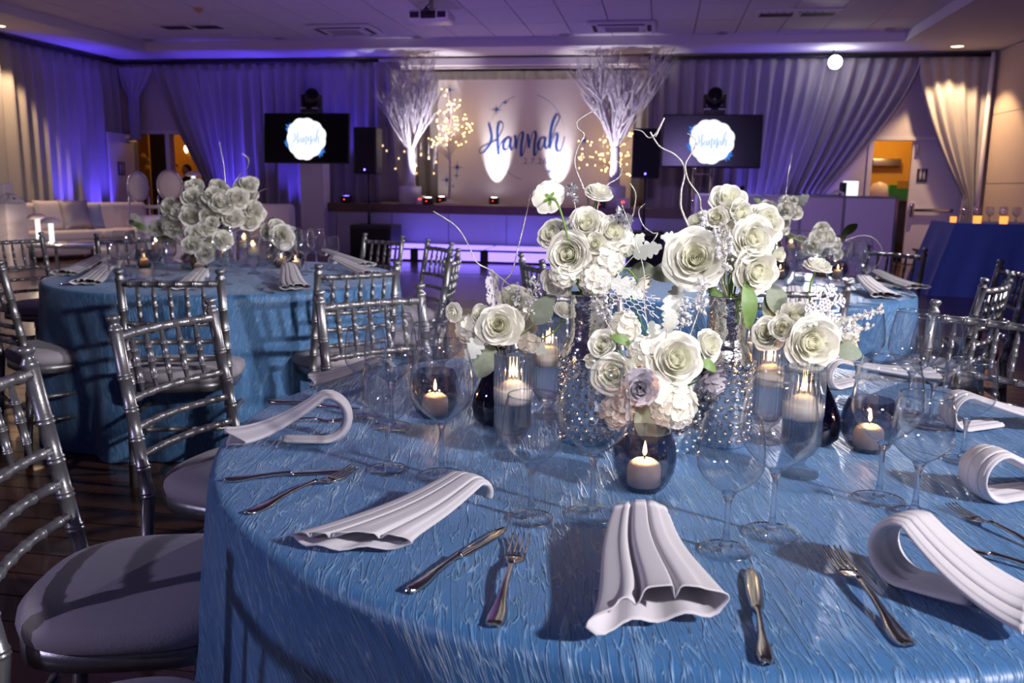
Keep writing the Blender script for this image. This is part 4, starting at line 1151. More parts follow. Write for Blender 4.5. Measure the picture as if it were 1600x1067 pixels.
CH = {}
def build_chair_meshes():
    for sd, nm in ((-1, 'L'), (1, 'R')):
        p, r = bamboo([(sd * .200, -.245, 0), (sd * .195, -.20, .43), (sd * .192, -.275, .865)], .0165, [.12, .24, .36, .505, .59, .68, .77, .87], 10)
        top = Vector((sd * .192, -.275, .865)); d = Vector((0, -.17, 1)).normalized()
        for h, k in ((.006, .0175), (.010, .0195), (.015, .0175), (.022, .0125), (.030, .0115), (.034, .016), (.040, .0185), (.046, .0175), (.050, .010)):
            p.append(top + d * h); r.append(k)
        CH['back_post' + nm] = MB().tube(p, r, 10).mesh('back_post', M['silver'])
        p, r = bamboo([(sd * .195, .20, .42), (sd * .200, .205, 0)], .0155, [.1, .3, .5, .7, .88], 10)
        r = [x * (1 - .25 * i / len(r)) for i, x in enumerate(r)]
        CH['leg' + nm] = MB().tube(p, r, 10).mesh('leg', M['silver'])
    def yb(z): return -.20 - (z - .43) / (.865 - .43) * .075
    def rail(z, r, bow):
        pts = [(x * .19, yb(z) - bow * (1 - x * x), z) for x in (-1, -.66, -.33, 0, .33, .66, 1)]
        p, rr = bamboo(pts, r, [.1, .26, .42, .58, .74, .9], 8, 1.22); return MB().tube(p, rr, 8).mesh('back_rail', M['silver'])
    CH['rail0'] = rail(.855, .0125, .03)
    for i, z in enumerate((.69, .615, .54)): CH['rail%d' % (i + 1)] = rail(z, .0105, .028)
    for i in range(5):
        x = (i - 2) * .33; bow = .029 * (1 - x * x)
        p, r = bamboo([(x * .19, yb(.69) - bow, .69), (x * .19, yb(.85) - bow, .852)], .0085, [.22, .5, .74], 8, 1.28, (.6, 1.08))
        CH['spindle%d' % i] = MB().tube(p, r, 8).mesh('spindle', M['silver'])
    def outline(sx, sy, n=40, e=3.2):
        o = []
        for k in range(n):
            a = 2 * PI * k / n; c, s = math.cos(a), math.sin(a)
            o.append((sx * math.copysign(abs(c) ** (2 / e), c), sy * math.copysign(abs(s) ** (2 / e), s)))
        return o
    o = outline(.205, .215)
    CH['seat_frame'] = MB().prism([(x * .99, y) for x, y in o], .395, .435).mesh('seat_frame', M['silver'])
    rings = []
    for sc, z in ((.96, .432), (1.02, .438), (1.035, .455), (1.02, .472), (.95, .486), (.8, .495), (.5, .501), (.0, .503)):
        rings.append([(x * sc, y * sc + .003, z) for x, y in outline(.213, .220, 40, 2.7)])
    mb = MB(); vs = [q for r in rings for q in r]; n = 40
    mb.add(vs, [(i * n + k, i * n + (k + 1) % n, (i + 1) * n + (k + 1) % n, (i + 1) * n + k) for i in range(7) for k in range(n)] + [tuple(range(n - 1, -1, -1))])
    CH['cushion'] = mb.mesh('cushion', M['cushion'])
    def strl(a, b):
        p, r = bamboo([a, b], .0095, [.15, .38, .62, .85], 8, 1.22); return MB().tube(p, r, 8).mesh('stretcher', M['silver'])
    for sd, nm in ((-1, 'L'), (1, 'R')):
        CH['st%s0' % nm] = strl((sd * .197, -.226, .18), (sd * .198, .203, .18))
        CH['st%s1' % nm] = strl((sd * .196, -.214, .29), (sd * .197, .202, .29))
    CH['stF0'] = strl((-.198, .203, .15), (.198, .203, .15)); CH['stF1'] = strl((-.197, .202, .27), (.197, .202, .27)); CH['stB'] = strl((-.197, -.22, .24), (.197, -.22, .24))
build_chair_meshes()
CHAIR_PARTS = [('back_post', 'back_postL'), ('back_post', 'back_postR'), ('leg', 'legL'), ('leg', 'legR'), ('seat_frame', 'seat_frame'), ('cushion', 'cushion')] + \
    [('back_rail', 'rail%d' % i) for i in range(4)] + [('spindle', 'spindle%d' % i) for i in range(5)] + [('stretcher', k) for k in ('stL0', 'stL1', 'stR0', 'stR1', 'stF0', 'stF1', 'stB')]
def chair(T, deg, rtop, label, turn=0.0):
    a = math.radians(deg); fa = a + PI + math.radians(turn)      # the direction the sitter faces
    t = thing('banquet_chair', label, 'chair', (T.x + rtop * math.cos(a) + .275 * math.cos(fa), T.y + rtop * math.sin(a) + .275 * math.sin(fa), 0), fa - PI / 2, 'silver bamboo-style banquet chairs')
    for nm, key in CHAIR_PARTS: link(nm, CH[key], t)
    return t
chair(T1, 186.6, 1.335, 'silver bamboo-style chair nearest the camera at the lower left edge')
chair(T1, 153.4, 1.46, 'silver bamboo-style chair left of the hook-shaped napkin, seat under the front cloth', 7.6)
chair(T1, 124.8, 1.43, 'silver bamboo-style chair behind the curled napkin and wine glasses on the left', 3)
chair(T1, 96, 1.36, 'silver bamboo-style chair half hidden behind the low left bouquet')
chair(T1, 66, 1.36, 'silver bamboo-style chair hidden behind the snowflake of the low right bouquet')
chair(T1, 38.2, 1.47, 'silver bamboo-style chair at the right edge of the front table')
chair(T1, 218, 1.42, 'silver bamboo-style chair mostly out of view at the lower left corner')
chair(T2, -133, 1.16, 'silver bamboo-style chair at the left edge, seat facing the left rear table')
chair(T2, -82, 1.26, 'silver chair with its back to us below the left table bouquet')
chair(T2, -44.3, 1.185, 'silver chair with its back to us, right front of the left rear table', -9)
chair(T2, -2, 1.22, 'silver chair seen side-on, nearer of two right of the left rear table')
chair(T2, 37.5, 1.34, 'silver chair seen side-on, further of two right of the left rear table', -10)
chair(T2, 65.8, 1.52, 'silver bamboo-style chair facing us in front of the black subwoofer', -15)
chair(T2, 98, 1.45, 'silver bamboo-style chair peeking out behind the right of the left table bouquet')
chair(T2, 133, 1.54, 'silver bamboo-style chair behind the wine glasses at the left of the left rear table')
chair(T2, 152, 1.9, 'silver bamboo-style chair at the left edge in front of the lounge')
chair(T3, -44, 1.32, 'silver chair before the blue buffet, nearer of the pair')
chair(T3, -9, 1.44, 'silver chair before the blue buffet, further of the pair')
chair(T3, 35.5, 1.64, 'silver bamboo-style chair facing us behind the right rear table')
chair(T3, -90, 1.22, 'silver chair with its back to us at the right rear table')
chair(T3, 195, 1.07, 'silver bamboo-style chair left of the right rear table, behind the tall left bouquet')

# ================================================================= tables with crinkled cloths
def cloth_mesh(R, seed, folds=13, amp=.04, flare=.035):
    rnd = random.Random(seed)
    ph = [rnd.uniform(0, 6.28) for _ in range(4)]
    seg = 192; prof = []
    for k in range(1, 13): prof.append((R * k / 12.5 if k < 12 else R - .018, 0, 'top'))
    prof.append((R - .012, -.002, 'top')); prof.append((R - .004, -.008, 'top')); prof.append((R, -.02, 'top'))
    N = 16
    verts = [(0, 0, ZT)]; uvs = [(0, 0)]
    rows = []
    arc_ = 0; last = (0, 0)
    def fold(a): return math.sin(folds * a + ph[0] + .8 * math.sin(2 * a + ph[1])) * .7 + .45 * math.sin((folds * 2 - 3) * a + ph[2]) + .3 * math.sin(5 * a + ph[3])
    levels = [(r, z) for r, z, _ in prof]
    drop = [(k / N) for k in range(1, N + 1)]
    for r, z in levels:
        arc_ += math.hypot(r - last[0], z - last[1]); last = (r, z)
        row = []
        for k in range(seg):
            a = 2 * PI * k / seg
            row.append(len(verts)); verts.append((r * math.cos(a), r * math.sin(a), ZT + z)); uvs.append((arc_ * math.cos(a), arc_ * math.sin(a)))
        rows.append(row)
    for s in drop:
        z = -.02 - s * (ZT - .025)
        arc2 = arc_ + s * (ZT - .02)
        row = []
        for k in range(seg):
            a = 2 * PI * k / seg
            r = R + flare * s + amp * (s ** .8) * fold(a)
            r = max(r, R - .03)
            row.append(len(verts)); verts.append((r * math.cos(a), r * math.sin(a), ZT + z)); uvs.append((arc2 * math.cos(a), arc2 * math.sin(a)))
        rows.append(row)
    faces = [(0, rows[0][k], rows[0][(k + 1) % seg]) for k in range(seg)]
    for A, B in zip(rows, rows[1:]):
        for k in range(seg): faces.append((A[k], B[k], B[(k + 1) % seg], A[(k + 1) % seg]))
    me = bpy.data.meshes.new('tablecloth'); me.from_pydata(verts, [], faces)
    uvl = me.uv_layers.new(name='cloth')
    for lp in me.loops: uvl.data[lp.index].uv = uvs[lp.vertex_index]
    me.materials.append(M['cloth']); me.polygons.foreach_set('use_smooth', [True] * len(me.polygons)); me.update()
    return me
def table(T, R, seed, label):
    t = thing('round_table', label, 'table', T, 0, 'round banquet tables under blue cloths')
    link('tablecloth', cloth_mesh(R, seed), t)
    part('tabletop', MB().lathe([(0, ZT - .035), (R - .03, ZT - .035), (R - .02, ZT - .02), (R - .03, ZT - .006), (0, ZT - .006)], 48), M['stagewood'], t)
    for k in range(4):
        a = PI / 4 + k * PI / 2; part('leg', MB().tube([(.5 * math.cos(a), .5 * math.sin(a), 0), (.5 * math.cos(a), .5 * math.sin(a), ZT - .035)], .018, 8), M['metal'], t)
table(T1, .914, 1, 'round front table under a crinkled blue cloth, laid with bouquets and glasses')
table(T2, .914, 2, 'round table at the left rear under a crinkled blue cloth')
table(T3, .955, 3, 'round table at the right rear under a crinkled blue cloth')

# ================================================================= glassware
def wine_mesh(h, rb, rt, hb, rf):
    """h height, rb widest bowl radius, rt rim radius, hb height where the bowl starts, rf foot radius"""
    outer = []
    bh = h - hb
    for k in range(0, 15):
        f = k / 14
        if f < .42: r = rb * math.sin(PI / 2 * (f / .42)) ** .8
        else: r = rb + (rt - rb) * ((f - .42) / .58) ** 1.8
        outer.append((max(r, .004), hb + bh * (f if f > 0 else .0)))
    inner = [(max(r - .0012, 0), z) for r, z in reversed(outer[1:])]
    inner.append((0, hb + bh * .02))
    bowl = MB().lathe(outer + inner, 40).mesh('bowl', M['glass'])
    stem = MB().lathe([(0, .0065), (.010, .0075), (.0055, .018), (.0040, .035), (.0036, hb * .6), (.0042, hb - .012), (.007, hb - .003), (.0105, hb + .004), (.004, hb + .006), (0, hb + .006)], 20).mesh('stem', M['stemglass'])
    foot = MB().lathe([(0, 0), (rf * .97, 0), (rf, .0012), (rf * .97, .0026), (rf * .5, .005), (.011, .0075), (0, .0078)], 36).mesh('foot', M['footglass'])
    frim = MB().lathe([(rf - .0016, .0012), (rf - .0004, .0026), (rf + .0005, .0012), (rf - .0004, .0), (rf - .0016, .0012)], 36).mesh('foot_edge', M['rimglass'])
    rim = MB().lathe([(rt - .0017, h - .001), (rt - .0006, h + .0004), (rt + .0004, h - .001), (rt - .0006, h - .0022), (rt - .0017, h - .001)], 40).mesh('rim', M['rimglass'])
    return bowl, stem, foot, rim, frim
WG = {'large': wine_mesh(.236, .0545, .042, .094, .041), 'small': wine_mesh(.194, .0455, .0375, .082, .036)}
def wine_glass(p, kind, label, group):
    t = thing('wine_glass', label, 'glass', (p[0], p[1], p[2] + .0012), 0, group)
    link('bowl', WG[kind][0], t); link('stem', WG[kind][1], t); link('foot', WG[kind][2], t); link('rim', WG[kind][3], t); link('foot_edge', WG[kind][4], t)
G1 = [(690, 745, 'large', 'tall wine glass in front of the left smoked tealight bowl'), (606, 735, 'small', 'short wine glass at the tip of the curled napkin on the left'),
      (612, 668, 'large', 'tall wine glass behind the short one near the curled napkin'), (573, 650, 'small', 'short wine glass furthest left on the front table'),
      (829, 812, 'small', 'short wine glass in front of the left pair of tall candles'), (925, 805, 'large', 'tall wine glass left of the front smoked tealight bowl'),
      (1133, 862, 'small', 'short wine glass nearest the camera, above the right knife'), (1205, 835, 'large', 'tall wine glass in front of the right pair of tall candles'),
      (1372, 782, 'large', 'tall wine glass in front of the right smoked tealight bowl'), (1428, 806, 'small', 'short wine glass behind the loop of the big right napkin'),
      (1503, 722, 'small', 'short wine glass furthest right on the front table'), (1335, 632, 'large', 'tall wine glass behind the crystal sprig of the right bouquet'),
      (1452, 668, 'large', 'tall wine glass, right one of the back pair at the right of the front table'), (1418, 648, 'large', 'tall wine glass, left one of the back pair at the right of the front table'),
      (690, 632, 'large', 'tall wine glass just left of the low left bouquet'), (672, 640, 'small', 'short wine glass left of the dark blue bottle vase')]
for x, y, k, lab in G1: wine_glass(P(x, y, ZT), k, lab, 'wine glasses on the front table')

def candle_holder_mesh(h):
    R = .0345
    def mod(k, z): return 1 + (.035 * math.cos(2 * PI * k * 26 / 104) if z > h * .56 else 0.0)
    prof = [(0, 0), (.034, 0), (.0355, .003), (.034, .006), (.014, .014), (.010, .022), (.012, .030), (.024, .040), (R, .060), (R, h * .55), (R, h * .57)]
    prof += [(R, h * .57 + (h * .43) * k / 6) for k in range(1, 7)]
    prof += [(R - .0025, h), (R - .0025, h * .58), (R - .0025, .062), (.02, .044), (0, .040)]
    g = MB().lathe(prof, 104, mod=mod).mesh('glass', M['ribbed'])
    zw = h * .60
    w = MB().lathe([(0, .0415), (.0195, .0455), (R - .0028, .063), (R - .0028, zw), (0, zw)], 40).mesh('water', M['water'])
    return g, w, zw
HOLD = {'tall': candle_holder_mesh(.215), 'low': candle_holder_mesh(.195)}
FC = MB().lathe([(0, -.018), (.024, -.017), (.0295, -.010), (.0312, .000), (.0312, .008), (.0300, .010), (.025, .0105), (.0235, .015), (.019, .022), (.010, .0265), (0, .0275)], 32).mesh('wax', M['wax'])
WK = MB().tube([(0, 0, .027), (0, 0, .035)], .0011, 6).mesh('wick', M['wick'])
FM = MB().lathe([(0, .033), (.0028, .037), (.0040, .042), (.0030, .050), (.0013, .058), (0, .063)], 10).mesh('flame', M['flame'])
WARM = (1.0, .52, .20)
def candle(p, label, group, watts=1.8, s=1.0):
    t = thing('floating_candle', label, 'candle', p, 0, group); t.scale = (s, s, s)
    link('wax', FC, t); link('wick', WK, t); link('flame', FM, t)
    point('candle_light', (p[0], p[1], p[2] + .046 * s), watts, WARM, .004)
def candle_holder(p, kind, label, clabel, group, watts=1.8):
    p = Vector((p[0], p[1], p[2] + .0012)); t = thing('candle_holder', label, 'candle holder', p, 0, group)
    link('glass', HOLD[kind][0], t); link('water', HOLD[kind][1], t)
    candle((p[0], p[1], p[2] + HOLD[kind][2] + .002), clabel, 'floating candles', watts)
for x, y, k, lab in ((800, 714, 'low', 'front left'), (855, 652, 'tall', 'rear left'), (1195, 690, 'tall', 'rear right'), (1247, 742, 'low', 'front right')):
    candle_holder(P(x, y, ZT), k, 'ribbed glass candle cylinder, %s of the four around the bouquets' % lab, 'white floating candle burning in the %s ribbed cylinder' % lab, 'ribbed candle cylinders on the front table')
candle_holder(P(1172, 640, ZT), 'tall', 'ribbed glass candle cylinder behind the tall right vase', 'white candle burning behind the tall right vase', 'ribbed candle cylinders on the front table')

def votive_mesh(fac=13):
    prof = [(0, 0), (.030, 0), (.040, .012), (.051, .035), (.054, .055), (.050, .080), (.042, .102), (.0395, .102), (.047, .080), (.051, .055), (.048, .035), (.037, .014), (.028, .006), (0, .006)]
    rnd = random.Random(3)
    j = [rnd.uniform(.985, 1.015) for _ in range(40)]
    return MB().lathe(prof, fac, mod=lambda k, z: j[(k * 3 + int(z * 200)) % 40]).mesh('smoked_bowl', M['smoke'], False)
VOT = votive_mesh()
VC_ = MB().lathe([(0, 0), (.026, 0), (.028, .003), (.028, .030), (.025, .038), (.016, .044), (0, .045)], 24).mesh('wax', M['wax'])
WK2 = MB().tube([(0, 0, .044), (0, 0, .052)], .0011, 6).mesh('wick', M['wick'])
FM2 = MB().lathe([(0, .050), (.0028, .054), (.0038, .058), (.0028, .066), (.0012, .073), (0, .077)], 10).mesh('flame', M['flame'])
def votive(p, label, clabel, group, watts=2.6, s=1.0):
    p = Vector((p[0], p[1], p[2] + .0012)); t = solo('smoked_votive', VOT, label, 'candle holder', p, random.uniform(0, 6), group); t.scale = (s, s, s)
    c = thing('votive_candle', clabel, 'candle', (p[0], p[1], p[2] + .0065 * s), 0, 'candles in smoked bowls'); c.scale = (s, s, s)
    link('wax', VC_, c); link('wick', WK2, c); link('flame', FM2, c)
    point('candle_light', (p[0], p[1], p[2] + .071 * s), watts, WARM, .004)
for x, y, lab in ((1005, 772, 'front'), (680, 659, 'left'), (1355, 712, 'right')):
    votive(P(x, y - 8, ZT), '%s smoked glass tealight bowl with faceted sides on the front table' % lab, 'white candle burning in the %s smoked bowl of the front table' % lab, 'smoked tealight bowls')

# vases
def studs(mb, R, rows, n, r, zfn=None):
    for i, z in enumerate(rows):
        rr = R(z) if callable(R) else R
        for k in range(n):
            a = 2 * PI * (k + .5 * (i % 2)) / n
            mb.ball((rr * math.cos(a), rr * math.sin(a), z), r, 7, 4)
def tall_vase(p, label):
    t = thing('studded_vase', label, 'vase', (p.x, p.y, p.z + .001), 0, 'tall studded silver vases')
    part('body', MB().lathe([(0, 0), (.048, 0), (.053, .006), (.053, .165), (.050, .185), (.043, .198), (.0385, .204), (.037, .215), (.037, .285), (.0385, .292), (.0375, .294), (.035, .288), (.035, .21), (0, .20)], 40), M['mercury'], t)
    mb = MB(); studs(mb, .053, [.016 + k * .0165 for k in range(10)], 17, .0068)
    tag(part('studs', mb, M['mercury'], t), kind='stuff')
vL, vR, vG = P(915, 688, ZT), P(1125, 692, ZT), P(1040, 712, ZT)
tall_vase(vL, 'tall silver vase with glass studs under the left high bouquet')
tall_vase(vR, 'tall silver vase with glass studs under the right high bouquet')
t = thing('studded_globe_vase', 'round silver vase with glass studs under the centre bouquet', 'vase', vG)
gl_ = [(.062 * math.sin(PI * k / 16), .060 - .060 * math.cos(PI * k / 16)) for k in range(15)]
gl_ = [(max(r, .0), z) for r, z in gl_]; gl_[0] = (0, 0)
part('body', MB().lathe(gl_ + [(.024, .121), (.022, .116)], 36), M['mercury'], t)
mb = MB()
for i in range(1, 9): studs(mb, .062 * math.sin(PI * i / 10), [.060 - .060 * math.cos(PI * i / 10)], max(5, int(18 * math.sin(PI * i / 10))), .0046)
tag(part('studs', mb, M['mercury'], t), kind='stuff')
def bottle(p, h, label):
    t = thing('bottle_vase', label, 'vase', (p.x, p.y, p.z + .001), 0, 'dark blue glass bottle vases')
    o_ = [(0, 0), (.040, 0), (.052, .012), (.056, .035), (.052, .060), (.040, .088), (.026, .115), (.018, .140), (.0165, h)]
    part('body', MB().lathe(o_ + [(.0145, h), (.016, .140), (.024, .115), (.038, .088), (.050, .060), (.054, .035), (.05, .013), (.038, .004), (0, .004)], 36), M['darkglass'], t)
    part('rim', MB().lathe([(.0165, h - .002), (.0185, h), (.0165, h + .003), (.0145, h)], 24), M['darkglass'], t)
bL, bR = P(778, 660, ZT), P(1266, 690, ZT)
bottle(bL, .185, 'dark blue glass bottle vase under the low left bouquet')
bottle(bR, .150, 'dark blue glass bottle vase under the low right bouquet')

# ================================================================= napkins
def napkin(outer, inner, label, group, w_out=.17, w_in=.07, loop=.042, pleats=3, hook=1.0, seed=0, lift=.012, slant=0.0, th_out=.030, th_in=.014):
    """folded linen: a pleated bundle, open and fanned at the outer end, rolled into a loop at the inner end"""
    rnd = random.Random(seed)
    o, i_ = Vector((outer.x, outer.y, 0)), Vector((inner.x, inner.y, 0))
    d = (i_ - o); L = d.length; ang = math.atan2(d.y, d.x)
    path = []
    n1 = 16
    for k in range(n1 + 1):
        f = k / n1; path.append((f * (L - loop), th_out * .5 * (1 - f) + .004 + lift * (1 - f) * f + (loop * 2 - th_in * .5) * (f ** 1.5)))
    for k in range(1, 13):
        a = PI / 2 - (PI * 1.05 * hook) * k / 12; rl = loop - th_in * .25
        path.append((L - loop + rl * math.cos(a), loop + .001 + rl * math.sin(a)))
    if hook >= .95:
        x_, z_ = path[-1]
        for k in range(1, 6): path.append((x_ - .014 * k, max(th_in * .35 + .001, z_ + .0012 * k)))
    n = len(path)
    ph = rnd.uniform(-.25, .25)
    lens = [0]
    for a, b in zip(path, path[1:]): lens.append(lens[-1] + math.hypot(b[0] - a[0], b[1] - a[1]))
    NTOP = 56; NB = 16
    grooves = {1: (.1,), 2: (-.25, .35), 3: (-.52, -.12, .55)}[max(1, min(3, int(pleats)))]
    if seed % 2: grooves = tuple(-c for c in grooves)
    def sect(s):
        i = min(int(s), n - 2); fr = s - i
        x = path[i][0] * (1 - fr) + path[i + 1][0] * fr; z = path[i][1] * (1 - fr) + path[i + 1][1] * fr
        j0, j1 = max(0, i - 1), min(n - 1, i + 2)
        tx, tz = path[j1][0] - path[j0][0], path[j1][1] - path[j0][1]
        q = math.hypot(tx, tz); nxv, nzv = -tz / q, tx / q
        l = lens[i] * (1 - fr) + lens[i + 1] * fr
        g = min(1, l / lens[n1]); e = l / lens[-1]
        w = w_out + (w_in - w_out) * g ** .7
        if e > .8: w *= 1 - .25 * ((e - .8) / .2) ** 2
        th = th_out + (th_in - th_out) * g ** .6
        row = []
        for k in range(NTOP + 1):
            c = -1 + 2 * k / NTOP
            f = 1 - max(math.exp(-((c - gc) / .055) ** 2) for gc in grooves)
            side = math.sqrt(max(0, 1 - abs(c) ** 6))
            lvl = .62 + .38 * math.cos((c - ph) * 2.2)
            h = th * (.5 * side * lvl * (.30 + .70 * f))
            row.append((c * w / 2 + .02 * w * math.sin(PI * 2 * pleats * c), h, c))
        for k in range(1, NB):
            c = 1 - 2 * k / NB; row.append((c * w / 2 * .985, -th * .42 * math.sqrt(max(0, 1 - abs(c) ** 5)) * (.75 + .25 * math.cos(PI * pleats * c)), c))
        out = []
        for y, h, c in row:
            y2 = y + .010 * math.sin(e * 5 + seed) * (1 - g)
            xs = x + nxv * h - slant * c * (1 - g) ** 1.5 - .012 * (1 - g) ** 4 * math.sin(2.6 * c + seed)
            out.append((xs, y2, max(.0012, z + nzv * h)))
        return out
    NS = 60; m_ = NTOP + NB
    vs, fs = [], []
    for k in range(NS + 1): vs += sect((n - 1) * k / NS * .99999)
    for k in range(NS):
        for q in range(m_): fs.append((k * m_ + q, k * m_ + (q + 1) % m_, (k + 1) * m_ + (q + 1) % m_, (k + 1) * m_ + q))
    fs.append(tuple(NS * m_ + q for q in range(m_)))
    me = MB().add(vs, fs).mesh('napkin', M['napkin'])
    ob = solo('folded_napkin', me, label, 'napkin', (o.x, o.y, ZT + .0005), ang, group)
    md = ob.modifiers.new('hem', 'SOLIDIFY'); md.thickness = .0016; md.offset = 0
    return ob
NG = 'white napkins on the front table'
def pt(x, y): return P(x, y, ZT)
napkin(pt(545, 868), pt(752, 800), 'white napkin rolled at the right end, fanned towards the left front edge', NG, .135, .075, .032, 3, .5, 1, .01, .05)
napkin(pt(362, 702), pt(548, 690), 'white napkin curled like a hook at the left edge of the front table', NG, .085, .030, .050, 1.4, 1.0, 2, .0, .02, .034, .020)
napkin(pt(486, 604), pt(610, 592), 'white napkin at the far left of the front table behind the wine glasses', NG, .10, .05, .030, 2, .6, 3, .01)
napkin(pt(1018, 990), pt(996, 842), 'white napkin standing folded at the front centre between fork and knife', NG, .165, .078, .030, 2.5, .42, 4, .015, .045, .05, .026)
napkin(pt(1612, 985), pt(1372, 890), 'large white napkin with an open loop at the lower right', NG, .13, .072, .044, 3, 1.05, 5, .0, .0)
napkin(pt(1690, 772), pt(1512, 780), 'white looped napkin cut by the right picture edge', NG, .13, .07, .042, 3, 1.05, 6)
napkin(pt(1650, 668), pt(1475, 672), 'white napkin with a loop behind the rightmost short glass', NG, .12, .06, .040, 3, 1.05, 7)
napkin(pt(1440, 592), pt(1282, 608), 'white napkin with a loop behind the low right bouquet', NG, .13, .07, .038, 3, 1.05, 8)

# ================================================================= cutlery
def strip(mb, st, th, M_=None):
    """st: list of (x, halfwidth, z)"""
    n = len(st); vs = []
    for x, w, z in st:
        vs += [(x, -w, z), (x, -w * .55, z + th), (x, w * .55, z + th), (x, w, z)]
    fs = [(i * 4 + k, (i + 1) * 4 + k, (i + 1) * 4 + (k + 1) % 4, i * 4 + (k + 1) % 4) for i in range(n - 1) for k in range(4)]
    fs += [(3, 2, 1, 0), tuple((n - 1) * 4 + k for k in range(4))]
    return mb.add(vs, fs, M_)
HANDLE = [(0, .004, .003), (.003, .009, .0025), (.010, .0112, .002), (.022, .0118, .002), (.035, .0105, .0025), (.048, .0075, .004), (.062, .0052, .006), (.085, .0042, .009), (.105, .004, .010)]
hk = MB(); strip(hk, [(x, w * .92, z * .5 + .001) for x, w, z in HANDLE] + [(.112, .0055, .006), (.118, .0055, .006)], .006)
KH = hk.mesh('handle', M['cutlery'])
kb = MB(); strip(kb, [(.117, .005, .006), (.125, .0085, .0055), (.16, .0105, .005), (.20, .0108, .0045), (.222, .0095, .004), (.235, .005, .004), (.240, .0012, .004)], .0022)
KB = kb.mesh('blade', M['cutlery'])
fh = MB(); strip(fh, HANDLE + [(.125, .0038, .0105), (.135, .0045, .010)], .0035)
FH = fh.mesh('handle', M['cutlery'])
fn_ = MB(); strip(fn_, [(.132, .0045, .010), (.142, .0085, .008), (.152, .0118, .005), (.162, .0125, .0035), (.168, .0125, .0035)], .0024)
for k in range(4):
    y = -.0105 + k * .007
    strip(fn_, [(.166, .0021, .0035), (.18, .0019, .0035), (.20, .0017, .0055), (.215, .0013, .0085), (.222, .0006, .0105)], .002, Matrix.Translation((0, y, 0)))
FT = fn_.mesh('tines', M['cutlery'])
def cutlery(kind, h, tip, label):
    a, b = pt(*h), pt(*tip); d = b - a
    t = thing('dinner_' + kind, label, kind, (a.x, a.y, ZT + .0006), math.atan2(d.y, d.x), 'cutlery on the front table')
    s = max(.92, min(1.12, d.length / (.240 if kind == 'knife' else .222))); t.scale = (s, s, s)
    if kind == 'knife': link('handle', KH, t); link('blade', KB, t)
    else: link('handle', FH, t); link('tines', FT, t)
cutlery('knife', (637, 930), (790, 829), 'knife in front of the big left napkin')
cutlery('fork', (770, 984), (816, 842), 'fork left of the front centre napkin')
cutlery('knife', (1197, 1043), (1172, 892), 'knife right of the front centre napkin')
cutlery('fork', (1420, 1015), (1294, 862), 'fork left of the big looped napkin')
cutlery('knife', (352, 754), (550, 738), 'knife behind the big left napkin')
cutlery('fork', (385, 806), (556, 738), 'fork nearest the big left napkin at the left edge')
cutlery('knife', (421, 630), (562, 642), 'knife behind the hook-shaped napkin')
cutlery('fork', (398, 664), (532, 660), 'fork under the hook-shaped napkin')
cutlery('fork', (1660, 880), (1530, 818), 'fork between the two right looped napkins')
cutlery('knife', (1690, 915), (1575, 882), 'knife behind the big looped napkin at the right edge')
# ================================================================= flowers
def petal_fn(hw, r0, rk, zk, curl, z0=0.0, ruffle=.03, seed=0):
    rnd = random.Random(seed); p1, p2, p3 = rnd.uniform(0, 6), rnd.uniform(0, 6), rnd.uniform(-.15, .15)
    def f(a, b):
        c = a * 2 - 1
        wid = hw * (.35 + .65 * math.sin(PI / 2 * min(1, b / .6)))
        if b > .8: wid *= math.sqrt(max(.0, 1 - .75 * ((b - .8) / .2) ** 2.2))
        an = c * wid
        r = r0 + (rk - r0) * math.sin(PI / 2 * b ** .75)
        k = max(0, b - .7) / .3
        z = z0 + zk * (b ** 1.15) * (1 - .10 * c * c * b)
        roll = curl * k * k * (.6 + .4 * c * c + p3)
        r += roll; z -= roll * .9
        r *= 1 - .06 * c * c
        r += ruffle * k * math.sin(c * 3 + p1); z += ruffle * k * math.sin(c * 3.5 + p2)
        return (r * math.cos(an), r * math.sin(an), z)
    return f
RINGS = [(4, 1.25, .05, .25, .88, .02, .01), (5, 1.10, .08, .37, .91, .03, .012), (5, 1.08, .10, .51, .88, .06, .018), (6, 1.0, .12, .68, .78, .11, .022), (6, .95, .13, .86, .60, .17, .03)]
PET = []
for i, (n, hw, r0, rk, zk, cu_, rf) in enumerate(RINGS):
    PET.append([MB().grid(petal_fn(hw, r0, rk, zk, cu_, 0, rf, i * 10 + s), 7, 7).mesh('petal', M['petal_in'] if i < 2 else M['petal']) for s in range(3)])
def core_fn(a, b):
    an = a * 2 * PI * 3.2; r = .02 + .20 * a * (1 - .25 * abs(b - .5))
    return (r * math.cos(an), r * math.sin(an), .15 + .72 * b - .05 * a)
CORE = MB().grid(core_fn, 60, 4).mesh('bud', M['petal_in'])
SEPAL = MB()
for k in range(5):
    a = 2 * PI * k / 5; Rz = Matrix.Rotation(a, 4, 'Z')
    SEPAL.grid(lambda s, q: ((.05 + .42 * q), (s - .5) * .22 * math.sin(PI * (.15 + .85 * q)), -.02 + .06 * q - .10 * q * q), 2, 5, Rz)
SEPAL.lathe([(0, -.14), (.07, -.12), (.10, -.04), (.06, .02), (0, .02)], 10)
SEPAL = SEPAL.mesh('sepals', M['stem'])

